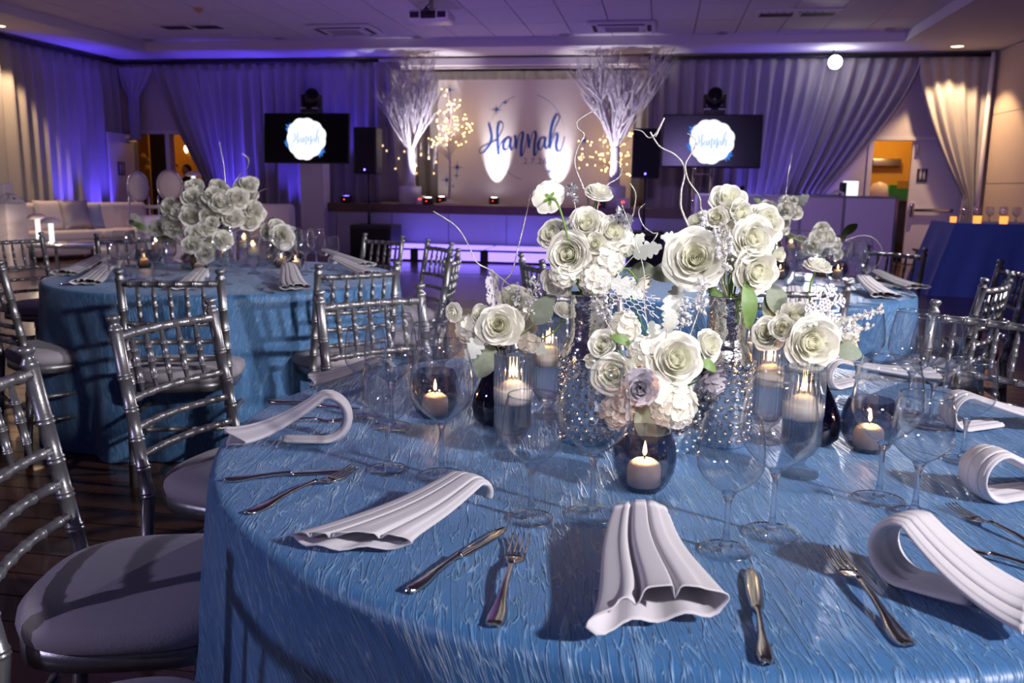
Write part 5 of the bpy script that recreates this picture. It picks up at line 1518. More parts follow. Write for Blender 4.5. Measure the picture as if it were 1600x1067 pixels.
def local_stem(loc, q, s, base, r, wob=.15):
    """stem from the flower's back down to base, in the flower's own frame"""
    inv = (Matrix.Translation(loc) @ q.to_matrix().to_4x4() @ Matrix.Scale(s, 4)).inverted()
    p0 = loc; n = q @ Vector((0, 0, 1)); d = base - p0
    mid = p0 - n * min(.05, d.length * .4) ; m2 = p0.lerp(base, .55) - n * min(.03, d.length * .2)
    pts = smooth3([p0 - n * .02 * s, mid, m2, base])
    return [inv @ p for p in pts], r / s
def smooth3(pts, n=5):
    out = []
    for i in range(len(pts) - 1):
        p0, p1, p2, p3 = [Vector(pts[max(0, min(len(pts) - 1, j))]) for j in (i - 1, i, i + 1, i + 2)]
        for k in range(n):
            t_ = k / n
            out.append(.5 * ((2 * p1) + (p2 - p0) * t_ + (2 * p0 - 5 * p1 + 4 * p2 - p3) * t_ ** 2 + (3 * p1 - p0 - 3 * p2 + p3) * t_ ** 3))
    out.append(Vector(pts[-1])); return out

def rose(loc, s, n, base, label, group, seed=0, open_=1.0, name='white_rose', rings=5):
    rnd = random.Random(seed)
    q = face(n, rnd.uniform(0, 6.28))
    nn = Vector(n).normalized()
    loc = loc - nn * s * .45
    t = thing(name, label, 'flower', loc, q, group); t.scale = (s, s, s)
    link('bud', CORE, t)
    for i in range(rings):
        cnt = RINGS[i][0]
        for k in range(cnt):
            o = link('petal', rnd.choice(PET[i]), t)
            tilt = rnd.uniform(-.10, .12) + (open_ - 1) * .25 * i
            o.rotation_euler = (rnd.uniform(-.06, .06), tilt, 2 * PI * k / cnt + i * .55 + rnd.uniform(-.25, .25))
            sc = rnd.uniform(.90, 1.10); o.scale = (sc, sc, rnd.uniform(.90, 1.06))
    link('sepals', SEPAL, t)
    pts, r = local_stem(loc, q, s, base, .0022)
    part('stem', MB().tube(pts, r, 6), M['stem'], t)
    return t

def fused_rose_mesh(seed, rings=5, extra=None, inner=True):
    """small roses far away: one mesh"""
    rnd = random.Random(seed); mb = MB()
    mb.grid(core_fn, 24, 3)
    for i in range(rings):
        n, hw, r0, rk, zk, cu_, rf = RINGS[i]
        for k in range(n):
            mb.grid(petal_fn(hw, r0, rk, zk, cu_, 0, rf, seed + i * 7 + k), 5, 5, Matrix.Rotation(2 * PI * k / n + i * .55 + rnd.uniform(-.25, .25), 4, 'Z') @ Matrix.Rotation(rnd.uniform(-.10, .16), 4, 'Y') @ Matrix.Scale(rnd.uniform(.88, 1.12), 4))
    return mb

def ranunculus(loc, s, n, base, label, group, seed=0, mtl='petal'):
    rnd = random.Random(seed); q = face(n, rnd.uniform(0, 6)); nn = Vector(n).normalized()
    t = thing('white_ranunculus', label, 'flower', loc - nn * s * .4, q, group); t.scale = (s, s, s)
    for ring, (cnt, rk, zk, hw, cu_) in enumerate(((4, .22, .72, 1.0, .0), (5, .40, .74, .9, .0), (6, .58, .70, .8, .03), (7, .76, .60, .72, .06), (7, .92, .44, .68, .10), (7, 1.0, .24, .62, .12))):
        me = PRAN[ring]
        for k in range(cnt):
            o = link('petal', me, t); o.rotation_euler = (0, rnd.uniform(-.06, .06), 2 * PI * k / cnt + ring * .4 + rnd.uniform(-.1, .1))
    link('sepals', SEPAL, t)
    pts, r = local_stem(t.location, q, s, base, .0020)
    part('stem', MB().tube(pts, r, 7), M['stem'], t)
PRAN = [MB().grid(petal_fn(hw, .05, rk, zk, cu_, 0, .03, 50 + i), 5, 5).mesh('petal', M['petal_in'] if i < 2 else M['petal']) for i, (rk, zk, hw, cu_) in enumerate(((.22, .72, 1.0, .0), (.40, .74, .9, .0), (.58, .70, .8, .03), (.76, .60, .72, .06), (.92, .44, .68, .10), (1.0, .24, .62, .12)))]

FLOR = MB()
for k in range(4):
    Rz = Matrix.Rotation(k * PI / 2 + .2, 4, 'Z')
    FLOR.grid(lambda a, b: (.08 + .95 * b, (a - .5) * 1.15 * math.sin(PI * (.12 + .74 * b)), .10 * b + .22 * (a - .5) ** 2 + .12 * b * b), 4, 4, Rz)
FLOR.ball((0, 0, .08), .13, 6, 4)
FLORM = [FLOR.mesh('floret', M['petal']), None]
_m = FLORM[0].copy(); _m.materials.clear(); _m.materials.append(M['petal_blush']); FLORM[1] = _m
def hydrangea(loc, s, n, base, label, group, seed=0, cnt=30, blush=False, fs=.36):
    rnd = random.Random(seed); q = face(n); 
    t = thing('hydrangea_head', label, 'flower', loc, q, group); t.scale = (s, s, s)
    for k in range(cnt):
        z = 1 - 1.35 * (k + .5) / cnt; a = k * 2.39996; r = math.sqrt(max(0, 1 - z * z))
        d = Vector((r * math.cos(a), r * math.sin(a), z))
        o = link('floret', FLORM[1 if blush else 0], t, d * rnd.uniform(.68, .84), face(d, rnd.uniform(0, 6)))
        w = fs * rnd.uniform(.8, 1.2); o.scale = (w, w, w)
    part('stalks', MB().ball((0, 0, 0), .62, 10, 6), M['petal_blush'] if blush else M['petal'], t)
    pts, r = local_stem(loc, q, s, base, .0025)
    part('stem', MB().tube(pts, r, 6), M['stem'], t)

def leaf_mesh(kind):
    mb = MB()
    if kind == 'dusty':
        out = []; N = 9
        for k in range(N * 4 + 1):
            b = k / (N * 4); w = .34 * math.sin(PI * (.08 + .88 * b)) ** .8 * (.62 + .38 * abs(math.sin(b * PI * N * .5)))
            out.append((b, w))
        vs = []
        for b, w in out: vs += [(b, -w, .10 * math.sin(PI * b) + .10 * w), (b, 0, .10 * math.sin(PI * b) - .0), (b, w, .10 * math.sin(PI * b) + .10 * w)]
        mb.add(vs, [(i * 3 + k, (i + 1) * 3 + k, (i + 1) * 3 + k + 1, i * 3 + k + 1) for i in range(len(out) - 1) for k in (0, 1)])
        return mb.mesh('leaf', M['dusty'])
    w = {'round': .36, 'long': .17, 'green': .24}[kind]
    mb.grid(lambda a, b: (b, (a - .5) * 2 * w * math.sin(PI * (.05 + .93 * b)) ** .75, .14 * math.sin(PI * b) + .12 * (a - .5) ** 2 - .12 * b * b), 4, 8)
    return mb.mesh('leaf', {'round': M['eucalyptus'], 'long': M['leaf'], 'green': M['leaf']}[kind])
LEAF = {k: leaf_mesh(k) for k in ('dusty', 'round', 'long', 'green')}
def leaf(loc, length, direc, up, base, kind, label, group):
    """one loose leaf with its stalk: base of the blade at loc, pointing along direc"""
    x = Vector(direc).normalized(); z = Vector(up); z = (z - x * z.dot(x)).normalized(); y = z.cross(x)
    q = Matrix((x, y, z)).transposed().to_quaternion()
    t = thing({'dusty': 'dusty_miller_leaf', 'round': 'eucalyptus_leaf', 'long': 'lance_leaf', 'green': 'green_leaf'}[kind], label, 'leaf', loc, q, group); t.scale = (length,) * 3
    link('blade', LEAF[kind], t)
    inv = (Matrix.Translation(loc) @ q.to_matrix().to_4x4() @ Matrix.Scale(length, 4)).inverted()
    pts = [inv @ p for p in smooth3([base, base.lerp(loc, .6) - x * .01, loc, loc + x * length * .1])]
    part('stalk', MB().tube(pts, .0012 / length, 5), M['stem'] if kind != 'dusty' else M['dusty'], t)

CAMV = Vector((0, -1, .12))
def fdir(dx, dz, tow=1.0):
    """a facing direction: dx to the right, dz up, tow towards the photographer"""
    return Vector((dx, -tow, dz))
class Bouquet:
    def __init__(s, vase, y, mouth_z, nm, grp):
        s.mouth = Vector((vase.x, vase.y, mouth_z)); s.y = y; s.nm = nm; s.grp = grp; s.k = 0
    def at(s, x, y, dy):
        return PY(x, y, s.y + dy)
    def r(s, px, dy): return px * (s.y + dy) / FPX
    def base(s):
        s.k += 1; a = s.k * 2.4
        return s.mouth + Vector((.011 * math.cos(a), .011 * math.sin(a), -.03))
BQ = 'flowers of the front table bouquets'
LQ = 'leaves of the front table bouquets'
L_ = Bouquet(vL, 1.69, ZT + .285, 'tall left bouquet', BQ)
R_ = Bouquet(vR, 1.68, ZT + .285, 'tall right bouquet', BQ)
C_ = Bouquet(vG, 1.52, ZT + .12, 'centre bouquet', BQ)
A_ = Bouquet(bL, 1.73, ZT + .18, 'low left bouquet', BQ)
B_ = Bouquet(bR, 1.64, ZT + .145, 'low right bouquet', BQ)
def ro(b, x, y, px, dy, fx, fz, lab, tow=1.0, **k):
    rose(b.at(x, y, dy), b.r(px, dy) * 1.13, fdir(fx, fz, tow), b.base(), lab + ' in the ' + b.nm, BQ, seed=int(x * 7 + y), **k)
def ra(b, x, y, px, dy, fx, fz, lab, tow=1.0):
    ranunculus(b.at(x, y, dy), b.r(px, dy), fdir(fx, fz, tow), b.base(), lab + ' ' + b.nm, BQ, seed=int(x + y))
def hy(b, x, y, px, dy, fx, fz, lab, tow=1.0, **k):
    hydrangea(b.at(x, y, dy), b.r(px, dy), fdir(fx, fz, tow), b.base(), lab + ' in the ' + b.nm, BQ, seed=int(x + y), **k)
def lf_(b, x, y, px, dy, dx, dz, kind, lab, tow=.2, up=(0, -1, .5)):
    leaf(b.at(x, y, dy), b.r(px, dy), Vector((dx, -tow, dz)), up, b.base(), kind, lab + ' ' + b.nm, LQ)

# --- tall left bouquet
ra(L_, 855, 306, 26, -.03, -.35, .35, 'white ranunculus seen from behind, top left of the', -.9)
ra(L_, 936, 298, 22, -.02, .15, 1.0, 'white ranunculus nodding above the middle of the', .55)
ro(L_, 916, 350, 29, -.03, -.05, .55, 'white rose at the top centre')
ro(L_, 957, 362, 26, -.03, .35, .35, 'white rose at the upper right')
ro(L_, 931, 381, 22, -.07, .1, .15, 'small cream rose in the middle', rings=4)
ro(L_, 889, 397, 37, -.07, -.35, .10, 'large half-open rose at the left front', open_=.8)
ro(L_, 864, 366, 26, .0, -.8, .45, 'white rose at the left edge')
ro(L_, 870, 441, 26, -.03, -.5, -.45, 'drooping blush-white rose at the lower left')
hy(L_, 948, 408, 27, -.06, .25, .0, 'white floret cluster at the right front', cnt=22, fs=.46)
hy(L_, 881, 428, 24, -.06, -.3, -.25, 'white floret cluster below the large half-open rose', cnt=20, fs=.46)
hy(L_, 930, 438, 27, -.07, .05, -.3, 'white floret cluster at the bottom centre', cnt=22, fs=.46)
hy(L_, 975, 382, 22, .01, .7, .3, 'white floret cluster at the right edge', cnt=18, fs=.48)
ro(L_, 905, 385, 30, .06, -.2, .4, 'white rose hidden in the middle', tow=-.8)
ro(L_, 945, 375, 32, .08, .5, .4, 'white rose at the rear right', tow=-1)
ro(L_, 885, 380, 32, .08, -.6, .4, 'white rose at the rear left', tow=-1)
lf_(L_, 990, 400, 46, -.02, .9, .35, 'dusty', 'silver-green leaf reaching right out of the')
lf_(L_, 985, 392, 34, .0, .55, .8, 'dusty', 'silver-green leaf pointing up at the right of the')
lf_(L_, 955, 440, 56, -.05, .75, -.35, 'dusty', 'broad pale leaf hanging at the lower right of the')
lf_(L_, 910, 458, 40, -.06, .7, -.25, 'green', 'green leaf at the bottom of the')
lf_(L_, 985, 425, 40, .03, .8, .1, 'round', 'grey-green leaf behind the right side of the')
ra(L_, 1004, 448, 22, -.05, .55, -.55, 'white bud with green sepals hanging right of the', .35)
# --- tall right bouquet
ro(R_, 1087, 404, 46, -.08, -.22, .22, 'largest open cream rose, facing the camera')
ro(R_, 1177, 374, 33, -.06, .15, .15, 'open white rose, upper of the two at the right', open_=1.1)
ro(R_, 1182, 424, 36, -.07, .25, -.10, 'open white rose, lower of the two at the right', open_=1.1)
ro(R_, 1196, 348, 32, .02, .55, .5, 'white rose behind the upper right rose')
ro(R_, 1139, 313, 28, -.01, .0, .8, 'ruffled white rose at the very top')
ro(R_, 1120, 340, 21, -.03, -.35, .25, 'small white rose at the upper left', rings=4)
ro(R_, 1157, 333, 24, -.03, .3, .35, 'small white rose just under the top one', rings=4)
ro(R_, 1094, 350, 22, .03, -.5, .5, 'white rose behind the largest rose', rings=4)
ro(R_, 1216, 398, 17, .0, .9, .0, 'white bud at the right edge', rings=3)
ro(R_, 1140, 385, 30, .03, .0, .4, 'white rose deep in the middle')
ro(R_, 1110, 380, 34, .10, -.5, .5, 'white rose at the rear left', tow=-1)
ro(R_, 1165, 375, 34, .10, .5, .4, 'white rose at the rear right', tow=-1)
lf_(R_, 1165, 440, 75, -.07, .10, -1, 'long', 'long green leaf hanging down from the')
lf_(R_, 1205, 445, 48, -.02, .3, -1, 'round', 'dark grey-green leaf drooping at the right of the')
lf_(R_, 1065, 378, 36, .02, -.9, .2, 'dusty', 'feathery dark leaf reaching left out of the')
lf_(R_, 1062, 425, 48, .03, -.95, -.1, 'round', 'rounded grey-green leaf at the left of the')
lf_(R_, 1110, 450, 45, -.02, .4, -.6, 'green', 'green leaf under the largest rose of the')
lf_(R_, 1060, 445, 45, -.02, -.25, -1, 'dusty', 'curled pale leaf hanging at the lower left of the')
lf_(R_, 1045, 462, 52, -.08, .15, -1, 'dusty', 'twisted white-green leaf in front of the')
# --- centre bouquet
ro(C_, 1056, 562, 44, -.06, .12, .35, 'large open cream rose at the upper right')
ro(C_, 959, 584, 36, -.06, -.3, .15, 'large cream rose at the left')
ro(C_, 944, 540, 26, -.01, -.7, .5, 'half-open rose with green sepals at the upper left', open_=.7)
ro(C_, 926, 562, 18, .0, -1, .1, 'small bud at the far left', rings=3)
ro(C_, 1108, 538, 26, .0, .8, .35, 'white rose at the right edge')
hy(C_, 1052, 632, 42, -.05, .35, -.35, 'big white floret cluster at the lower right', cnt=34, fs=.36)
hy(C_, 968, 640, 34, -.03, -.35, -.5, 'blush-white floret cluster at the lower left', cnt=30, fs=.38, blush=True)
hy(C_, 1003, 548, 26, -.04, .0, .5, 'white floret cluster at the top centre', cnt=22, fs=.46)
hy(C_, 975, 512, 28, .06, -.2, .9, 'white floret cluster behind the lace snowflake', cnt=24, fs=.42)
ro(C_, 1010, 590, 36, .03, 0, .6, 'cream rose hidden behind the pinecone')
ro(C_, 1060, 590, 36, .12, .5, .3, 'white rose at the rear right', tow=-1)
ro(C_, 965, 590, 36, .12, -.5, .3, 'white rose at the rear left', tow=-1)
lf_(C_, 1030, 545, 50, -.02, -.35, .9, 'dusty', 'broad grey leaf standing in the')
lf_(C_, 1012, 620, 78, -.04, .12, -1, 'round', 'long brownish grey-green leaf hanging from the')
lf_(C_, 955, 525, 34, -.03, .9, -.3, 'green', 'green leaf at the top left of the')
lf_(C_, 1090, 560, 36, -.01, .8, -.5, 'green', 'green leaf under the right rose of the')
lf_(C_, 1042, 520, 40, -.05, .2, 1, 'dusty', 'white-green leaf rising from the')
lf_(C_, 1025, 580, 60, -.07, .25, -.9, 'dusty', 'curled pale leaf beside the pinecone of the')
# --- low left bouquet
ro(A_, 780, 508, 33, -.05, -.05, .25, 'open cream rose in the middle')
ro(A_, 752, 492, 20, -.02, -.4, .5, 'small blush rose at the upper left', rings=4)
ro(A_, 803, 472, 28, .01, .2, .6, 'white rose behind the top')
ra(A_, 707, 488, 16, -.02, -.75, .1, 'small white bud on a curved stem at the far left of the')
ra(A_, 883, 482, 18, -.06, .3, .9, 'white bud on a long stem leaning right of the', .5)
ro(A_, 818, 505, 25, .05, .6, .4, 'white rose at the rear right', tow=-.6)
ro(A_, 765, 500, 25, .07, -.5, .4, 'white rose at the rear left', tow=-.8)
hy(A_, 735, 515, 24, .0, -.7, .1, 'ruffled white floret cluster at the left', cnt=20, fs=.48)
hy(A_, 828, 538, 20, -.02, .6, -.3, 'blush floret cluster at the lower right', cnt=16, fs=.5, blush=True)
lf_(A_, 755, 525, 46, -.04, -.55, -.8, 'dusty', 'ruffled white leaf hanging at the lower left of the')
lf_(A_, 770, 540, 56, -.02, -.45, -1, 'round', 'grey leaf drooping beside the bottle of the')
lf_(A_, 835, 505, 52, -.04, .5, .8, 'round', 'tan backlit leaf at the right of the')
lf_(A_, 815, 530, 46, -.02, .8, -.4, 'dusty', 'pale leaf behind the rear left candle of the')
# --- low right bouquet
ro(B_, 1268, 536, 45, -.08, .05, .15, 'largest cream rose, facing the camera')
ro(B_, 1222, 512, 26, -.05, -.3, .3, 'small cream rose at the left', rings=4)
ro(B_, 1243, 496, 30, .0, -.1, .8, 'ruffled white rose at the top')
ro(B_, 1200, 520, 26, -.01, -.7, .3, 'white rose at the left edge')
ra(B_, 1279, 412, 22, -.03, .1, 1.0, 'white ranunculus high on a bent stem above the', .35)
hy(B_, 1318, 520, 26, .02, .7, .2, 'white floret cluster at the right edge', cnt=20, fs=.48)
ro(B_, 1325, 545, 22, -.02, 1, -.2, 'blush-white rose seen from the side at the right', rings=4)
ro(B_, 1250, 525, 30, .10, -.3, .4, 'white rose at the rear left', tow=-1)
ro(B_, 1290, 520, 30, .10, .4, .4, 'white rose at the rear right', tow=-1)
lf_(B_, 1250, 505, 40, -.06, .7, .3, 'dusty', 'silvery leaf above the largest rose of the')
lf_(B_, 1305, 548, 42, -.04, 1, -.1, 'round', 'dark leaf at the right of the')
lf_(B_, 1205, 500, 40, .03, -.3, .9, 'round', 'grey-green leaf behind the left of the')

# floret balls that fill the hearts of the bouquets
hy(L_, 916, 402, 52, .035, .0, .2, 'wide ball of white florets filling the heart', cnt=64, fs=.26)
hy(R_, 1142, 382, 52, .035, .0, .2, 'wide ball of white florets filling the heart', cnt=64, fs=.26)
hy(C_, 1008, 592, 56, .05, .0, .3, 'wide ball of cream florets filling the heart', cnt=64, fs=.26)
hy(A_, 788, 508, 38, .025, .0, .3, 'ball of white florets filling the heart', cnt=48, fs=.3)
hy(B_, 1255, 522, 40, .03, .0, .3, 'ball of white florets filling the heart', cnt=48, fs=.3)
# ------------------------------------------------------------ twigs
def twig(px, d0, d1, label, base=None, r=.0020, group='curly silver twigs'):
    n = len(px); pts = [PY(x, y, d0 + (d1 - d0) * i / (n - 1)) for i, (x, y) in enumerate(px)]
    if base is not None: pts.append(base)
    sp = smooth3(pts, 6); m_ = len(sp)
    solo('curly_twig', MB().tube(sp, [r * (.55 + .45 * i / m_) for i in range(m_)], 6).mesh('curly_twig', M['twig']), label, 'twig', group=group)
mL, mR, mC, mA, mB_ = (b.mouth for b in (L_, R_, C_, A_, B_))
twig([(677, 330), (712, 353), (732, 383), (745, 410), (770, 424), (797, 447), (815, 470)], 1.66, 1.72, 'curly silver twig reaching far left from the low left bouquet', mA)
twig([(829, 304), (820, 345), (810, 385), (800, 424), (785, 445), (790, 480)], 1.70, 1.73, 'slim silver twig rising left of the tall left bouquet', mA)
twig([(936, 169), (915, 180), (902, 190), (903, 201), (913, 211), (904, 228), (898, 248), (901, 268), (911, 292), (920, 325)], 1.72, 1.70, 'kinked silver twig above the tall left bouquet', mL)
twig([(990, 202), (1003, 205), (1014, 215), (1025, 208), (1038, 184)], 1.68, 1.66, 'short hooked silver twig in front of the right loudspeaker', PY(1024, 214, 1.665))
twig([(1016, 206), (1030, 228), (1052, 240), (1066, 254), (1070, 272), (1064, 305), (1072, 345)], 1.665, 1.68, 'thick curving silver twig left of the tall right bouquet', mR, .0026)
twig([(1074, 208), (1088, 221), (1080, 240), (1071, 258), (1076, 282), (1093, 308), (1099, 340)], 1.66, 1.68, 'curly silver twig in front of the right television', mR)
twig([(984, 286), (993, 302), (991, 325), (983, 348)], 1.64, 1.67, 'short silver twig at the right of the tall left bouquet', mL)
twig([(970, 316), (985, 355), (1000, 398), (1007, 432), (1010, 500)], 1.62, 1.55, 'long thin silver twig falling between the tall bouquets', mC, .0014)
twig([(1008, 318), (998, 330), (1005, 352), (1020, 364), (1027, 366)], 1.70, 1.72, 'small drooping silver twig between the tall bouquets', PY(1004, 400, 1.70), .0014)
twig([(962, 250), (972, 262), (966, 278), (950, 288), (940, 305), (932, 335)], 1.74, 1.72, 'silver twig behind the nodding ranunculus', mL)

# ------------------------------------------------------------ ornaments
def bar(mb, a, b, w, th):
    a, b = Vector((a[0], a[1], 0)), Vector((b[0], b[1], 0)); d = (b - a).normalized(); n = Vector((-d.y, d.x, 0)) * w
    vs = [a - n, b - n, b + n, a + n]
    mb.add([(v.x, v.y, -th) for v in vs] + [(v.x, v.y, th) for v in vs], [(0, 3, 2, 1), (4, 5, 6, 7), (0, 1, 5, 4), (1, 2, 6, 5), (2, 3, 7, 6), (3, 0, 4, 7)])
SNOW = MB()
for k in range(6):
    a = k * PI / 3; e = lambda r, o=0: (r * math.cos(a + o), r * math.sin(a + o))
    bar(SNOW, (0, 0), e(1), .055, .03)
    for r0, ln in ((.42, .34), (.66, .30), (.86, .16)):
        for s in (-1, 1):
            st_ = Vector(e(r0)); d = Vector((math.cos(a + s * .95), math.sin(a + s * .95))) * ln
            bar(SNOW, st_, st_ + d, .05, .03)
            if ln > .2: SNOW.prism([(st_.x + d.x + .07 * math.cos(j * PI / 3), st_.y + d.y + .07 * math.sin(j * PI / 3)) for j in range(6)], -.03, .03)
    e2 = lambda r: (r * math.cos(a + PI / 6), r * math.sin(a + PI / 6))
    bar(SNOW, e(.3), (.3 * math.cos(a + PI / 3), .3 * math.sin(a + PI / 3)), .045, .03)
SNOWM = SNOW.mesh('snowflake', M['lace'], False)
LACE = MB()
for i in range(-5, 6):
    for j in range(-5, 6):
        cx, cy_ = (i + j * .5) * .25, j * .25 * .866
        if math.hypot(cx, cy_) > .88: continue
        for k in range(3):
            a0_ = PI / 6 + k * PI / 3; a1_ = a0_ + PI / 3
            bar(LACE, (cx + .145 * math.cos(a0_), cy_ + .145 * math.sin(a0_)), (cx + .145 * math.cos(a1_), cy_ + .145 * math.sin(a1_)), .009, .008)
for k in range(12):
    a = k * PI / 6; bar(LACE, (.8 * math.cos(a), .8 * math.sin(a)), (1.05 * math.cos(a), 1.05 * math.sin(a)), .02, .010)
LACEM = LACE.mesh('snowflake', M['lace'], False)
def snowflake(p, r, n, base, label, me=None, spin=0.0):
    q = face(n, spin)
    t = thing('snowflake_ornament', label, 'ornament', p, q, 'snowflake ornaments'); t.scale = (r, r, r)
    link('snowflake', me or SNOWM, t)
    inv = (Matrix.Translation(p) @ q.to_matrix().to_4x4() @ Matrix.Scale(r, 4)).inverted()
    part('stick', MB().tube([inv @ p, inv @ p.lerp(base, .5), inv @ base], .0018 / r, 6), M['tape'], t)
snowflake(PY(1289, 476, 1.60), .0415, (.15, -1, .1), mB_, 'white snowflake ornament above the largest rose of the low right bouquet', None, .2)
snowflake(PY(986, 462, 1.52), .062, (.35, -.45, .82), mC, 'lacy honeycomb snowflake ornament between the two tall vases', LACEM, .3)
snowflake(PY(770, 452, 1.71), .040, (1, -.35, .1), mA, 'white snowflake ornament seen edge-on above the low left bouquet', None, .5)

def pinecone(p, s, n, base, label):
    q = face(n); t = thing('silver_pinecone', label, 'pinecone', p, q, 'silver pinecones'); t.scale = (s, s, s)
    sc = MB().grid(lambda a, b: ((.02 + .62 * b), (a - .5) * .50 * math.sin(PI * (.12 + .66 * b)), .10 * b * b + .16 * (a - .5) ** 2), 4, 4).mesh('scale', M['cone'], False)
    N = 40
    for k in range(N):
        f = (k + .5) / N; z = -.55 + .85 * f
        a = k * 2.39996
        o = link('scale', sc, t, (0, 0, z)); o.rotation_euler = (0, .25 - 1.5 * f ** 1.6, a); w = .55 + .75 * math.sin(PI * (.12 + .72 * f)); o.scale = (w * (1 - .25 * f), w, w)
    part('core', MB().ball((0, 0, -.15), .2, 10, 8, sz=2.6), M['hair'], t)
    inv = (Matrix.Translation(p) @ q.to_matrix().to_4x4() @ Matrix.Scale(s, 4)).inverted()
    part('stick', MB().tube([inv @ p, inv @ base], .0016 / s, 6), M['tape'], t)
pinecone(PY(1000, 605, 1.40), .046, (-.12, -1, .1), mC, 'silver pinecone facing the camera in the centre bouquet')
pinecone(PY(1108, 588, 1.54), .048, (.6, -.5, -.8), mC, 'silver pinecone hanging upside down right of the centre bouquet')

OCT = [(1, 0, 0), (0, 1, 0), (-1, 0, 0), (0, -1, 0), (0, 0, 1.5), (0, 0, -1.5)]
OCF = [(0, 1, 4), (1, 2, 4), (2, 3, 4), (3, 0, 4), (1, 0, 5), (2, 1, 5), (3, 2, 5), (0, 3, 5)]
def sprig(px, d, base, label, n=26, spread=.012, size=.0036, m1='glitter', m2='twig', seed=0, name='crystal_sprig'):
    rnd = random.Random(seed + int(px[0][0]))
    pts = smooth3([base] + [PY(x, y, d) for x, y in reversed(px)], 6)
    t = thing(name, label, 'ornament', base, 0, 'glittering sprigs')
    loc = [p - base for p in pts]
    st_, cr = MB().tube(loc, .0011, 5), MB()
    m_ = len(loc)
    for k in range(n):
        f = .45 + .55 * (k + 1) / n; i = min(m_ - 1, int(f * (m_ - 1)))
        p = loc[i] + Vector((rnd.uniform(-1, 1), rnd.uniform(-1, 1), rnd.uniform(-.4, 1))) * spread
        s = size * rnd.uniform(.6, 1.3); R3 = Matrix.Rotation(rnd.uniform(0, 3), 4, 'Z') @ Matrix.Rotation(rnd.uniform(0, 3), 4, 'X')
        cr.add(OCT, OCF, Matrix.Translation(p) @ R3 @ Matrix.Scale(s, 4)); st_.tube([loc[i], p], .0006, 4)
    part('wire', st_, M[m2], t)
    tag(part('crystals', cr, M[m1], t, False), kind='stuff')
sprig([(1128, 360), (1132, 400), (1135, 430)], 1.58, mR, 'thick crystal sprig in the middle of the tall right bouquet', 60, .014)
sprig([(1098, 330), (1100, 352), (1102, 370)], 1.62, mR, 'icicle-like crystal sprig above the largest rose', 22, .006)
sprig([(893, 290), (896, 310), (900, 330)], 1.66, mL, 'silver sprig beside the nodding ranunculus of the tall left bouquet', 22, .008, .0040, 'silverleaf')
sprig([(975, 338), (970, 350), (965, 360)], 1.66, mL, 'silver leafy sprig at the upper right of the tall left bouquet', 34, .016, .0055, 'silverleaf')
sprig([(882, 345), (886, 352), (890, 360)], 1.65, mL, 'small silver sprig at the upper left of the tall left bouquet', 18, .010, .0045, 'silverleaf')
sprig([(1378, 485), (1350, 495), (1318, 510), (1290, 525)], 1.60, mB_, 'upper crystal sprig reaching right from the low right bouquet', 44, .009)
sprig([(1362, 512), (1335, 515), (1305, 525), (1285, 532)], 1.58, mB_, 'lower crystal sprig reaching right from the low right bouquet', 36, .008)
sprig([(1100, 440), (1096, 470), (1085, 505)], 1.56, mC, 'tall crystal sprig between the centre and the tall right bouquet', 44, .012)
sprig([(1072, 470), (1070, 500), (1062, 520)], 1.54, mC, 'crystal sprig behind the large centre rose', 36, .013)
sprig([(840, 440), (828, 470), (822, 500)], 1.69, mA, 'crystal sprig right of the low left bouquet', 30, .012)
sprig([(812, 450), (806, 470), (800, 500)], 1.70, mA, 'crystal sprig behind the cream rose of the low left bouquet', 26, .010)
sprig([(935, 470), (945, 490), (955, 515)], 1.55, mC, 'crystal sprig behind the lacy snowflake', 30, .014)

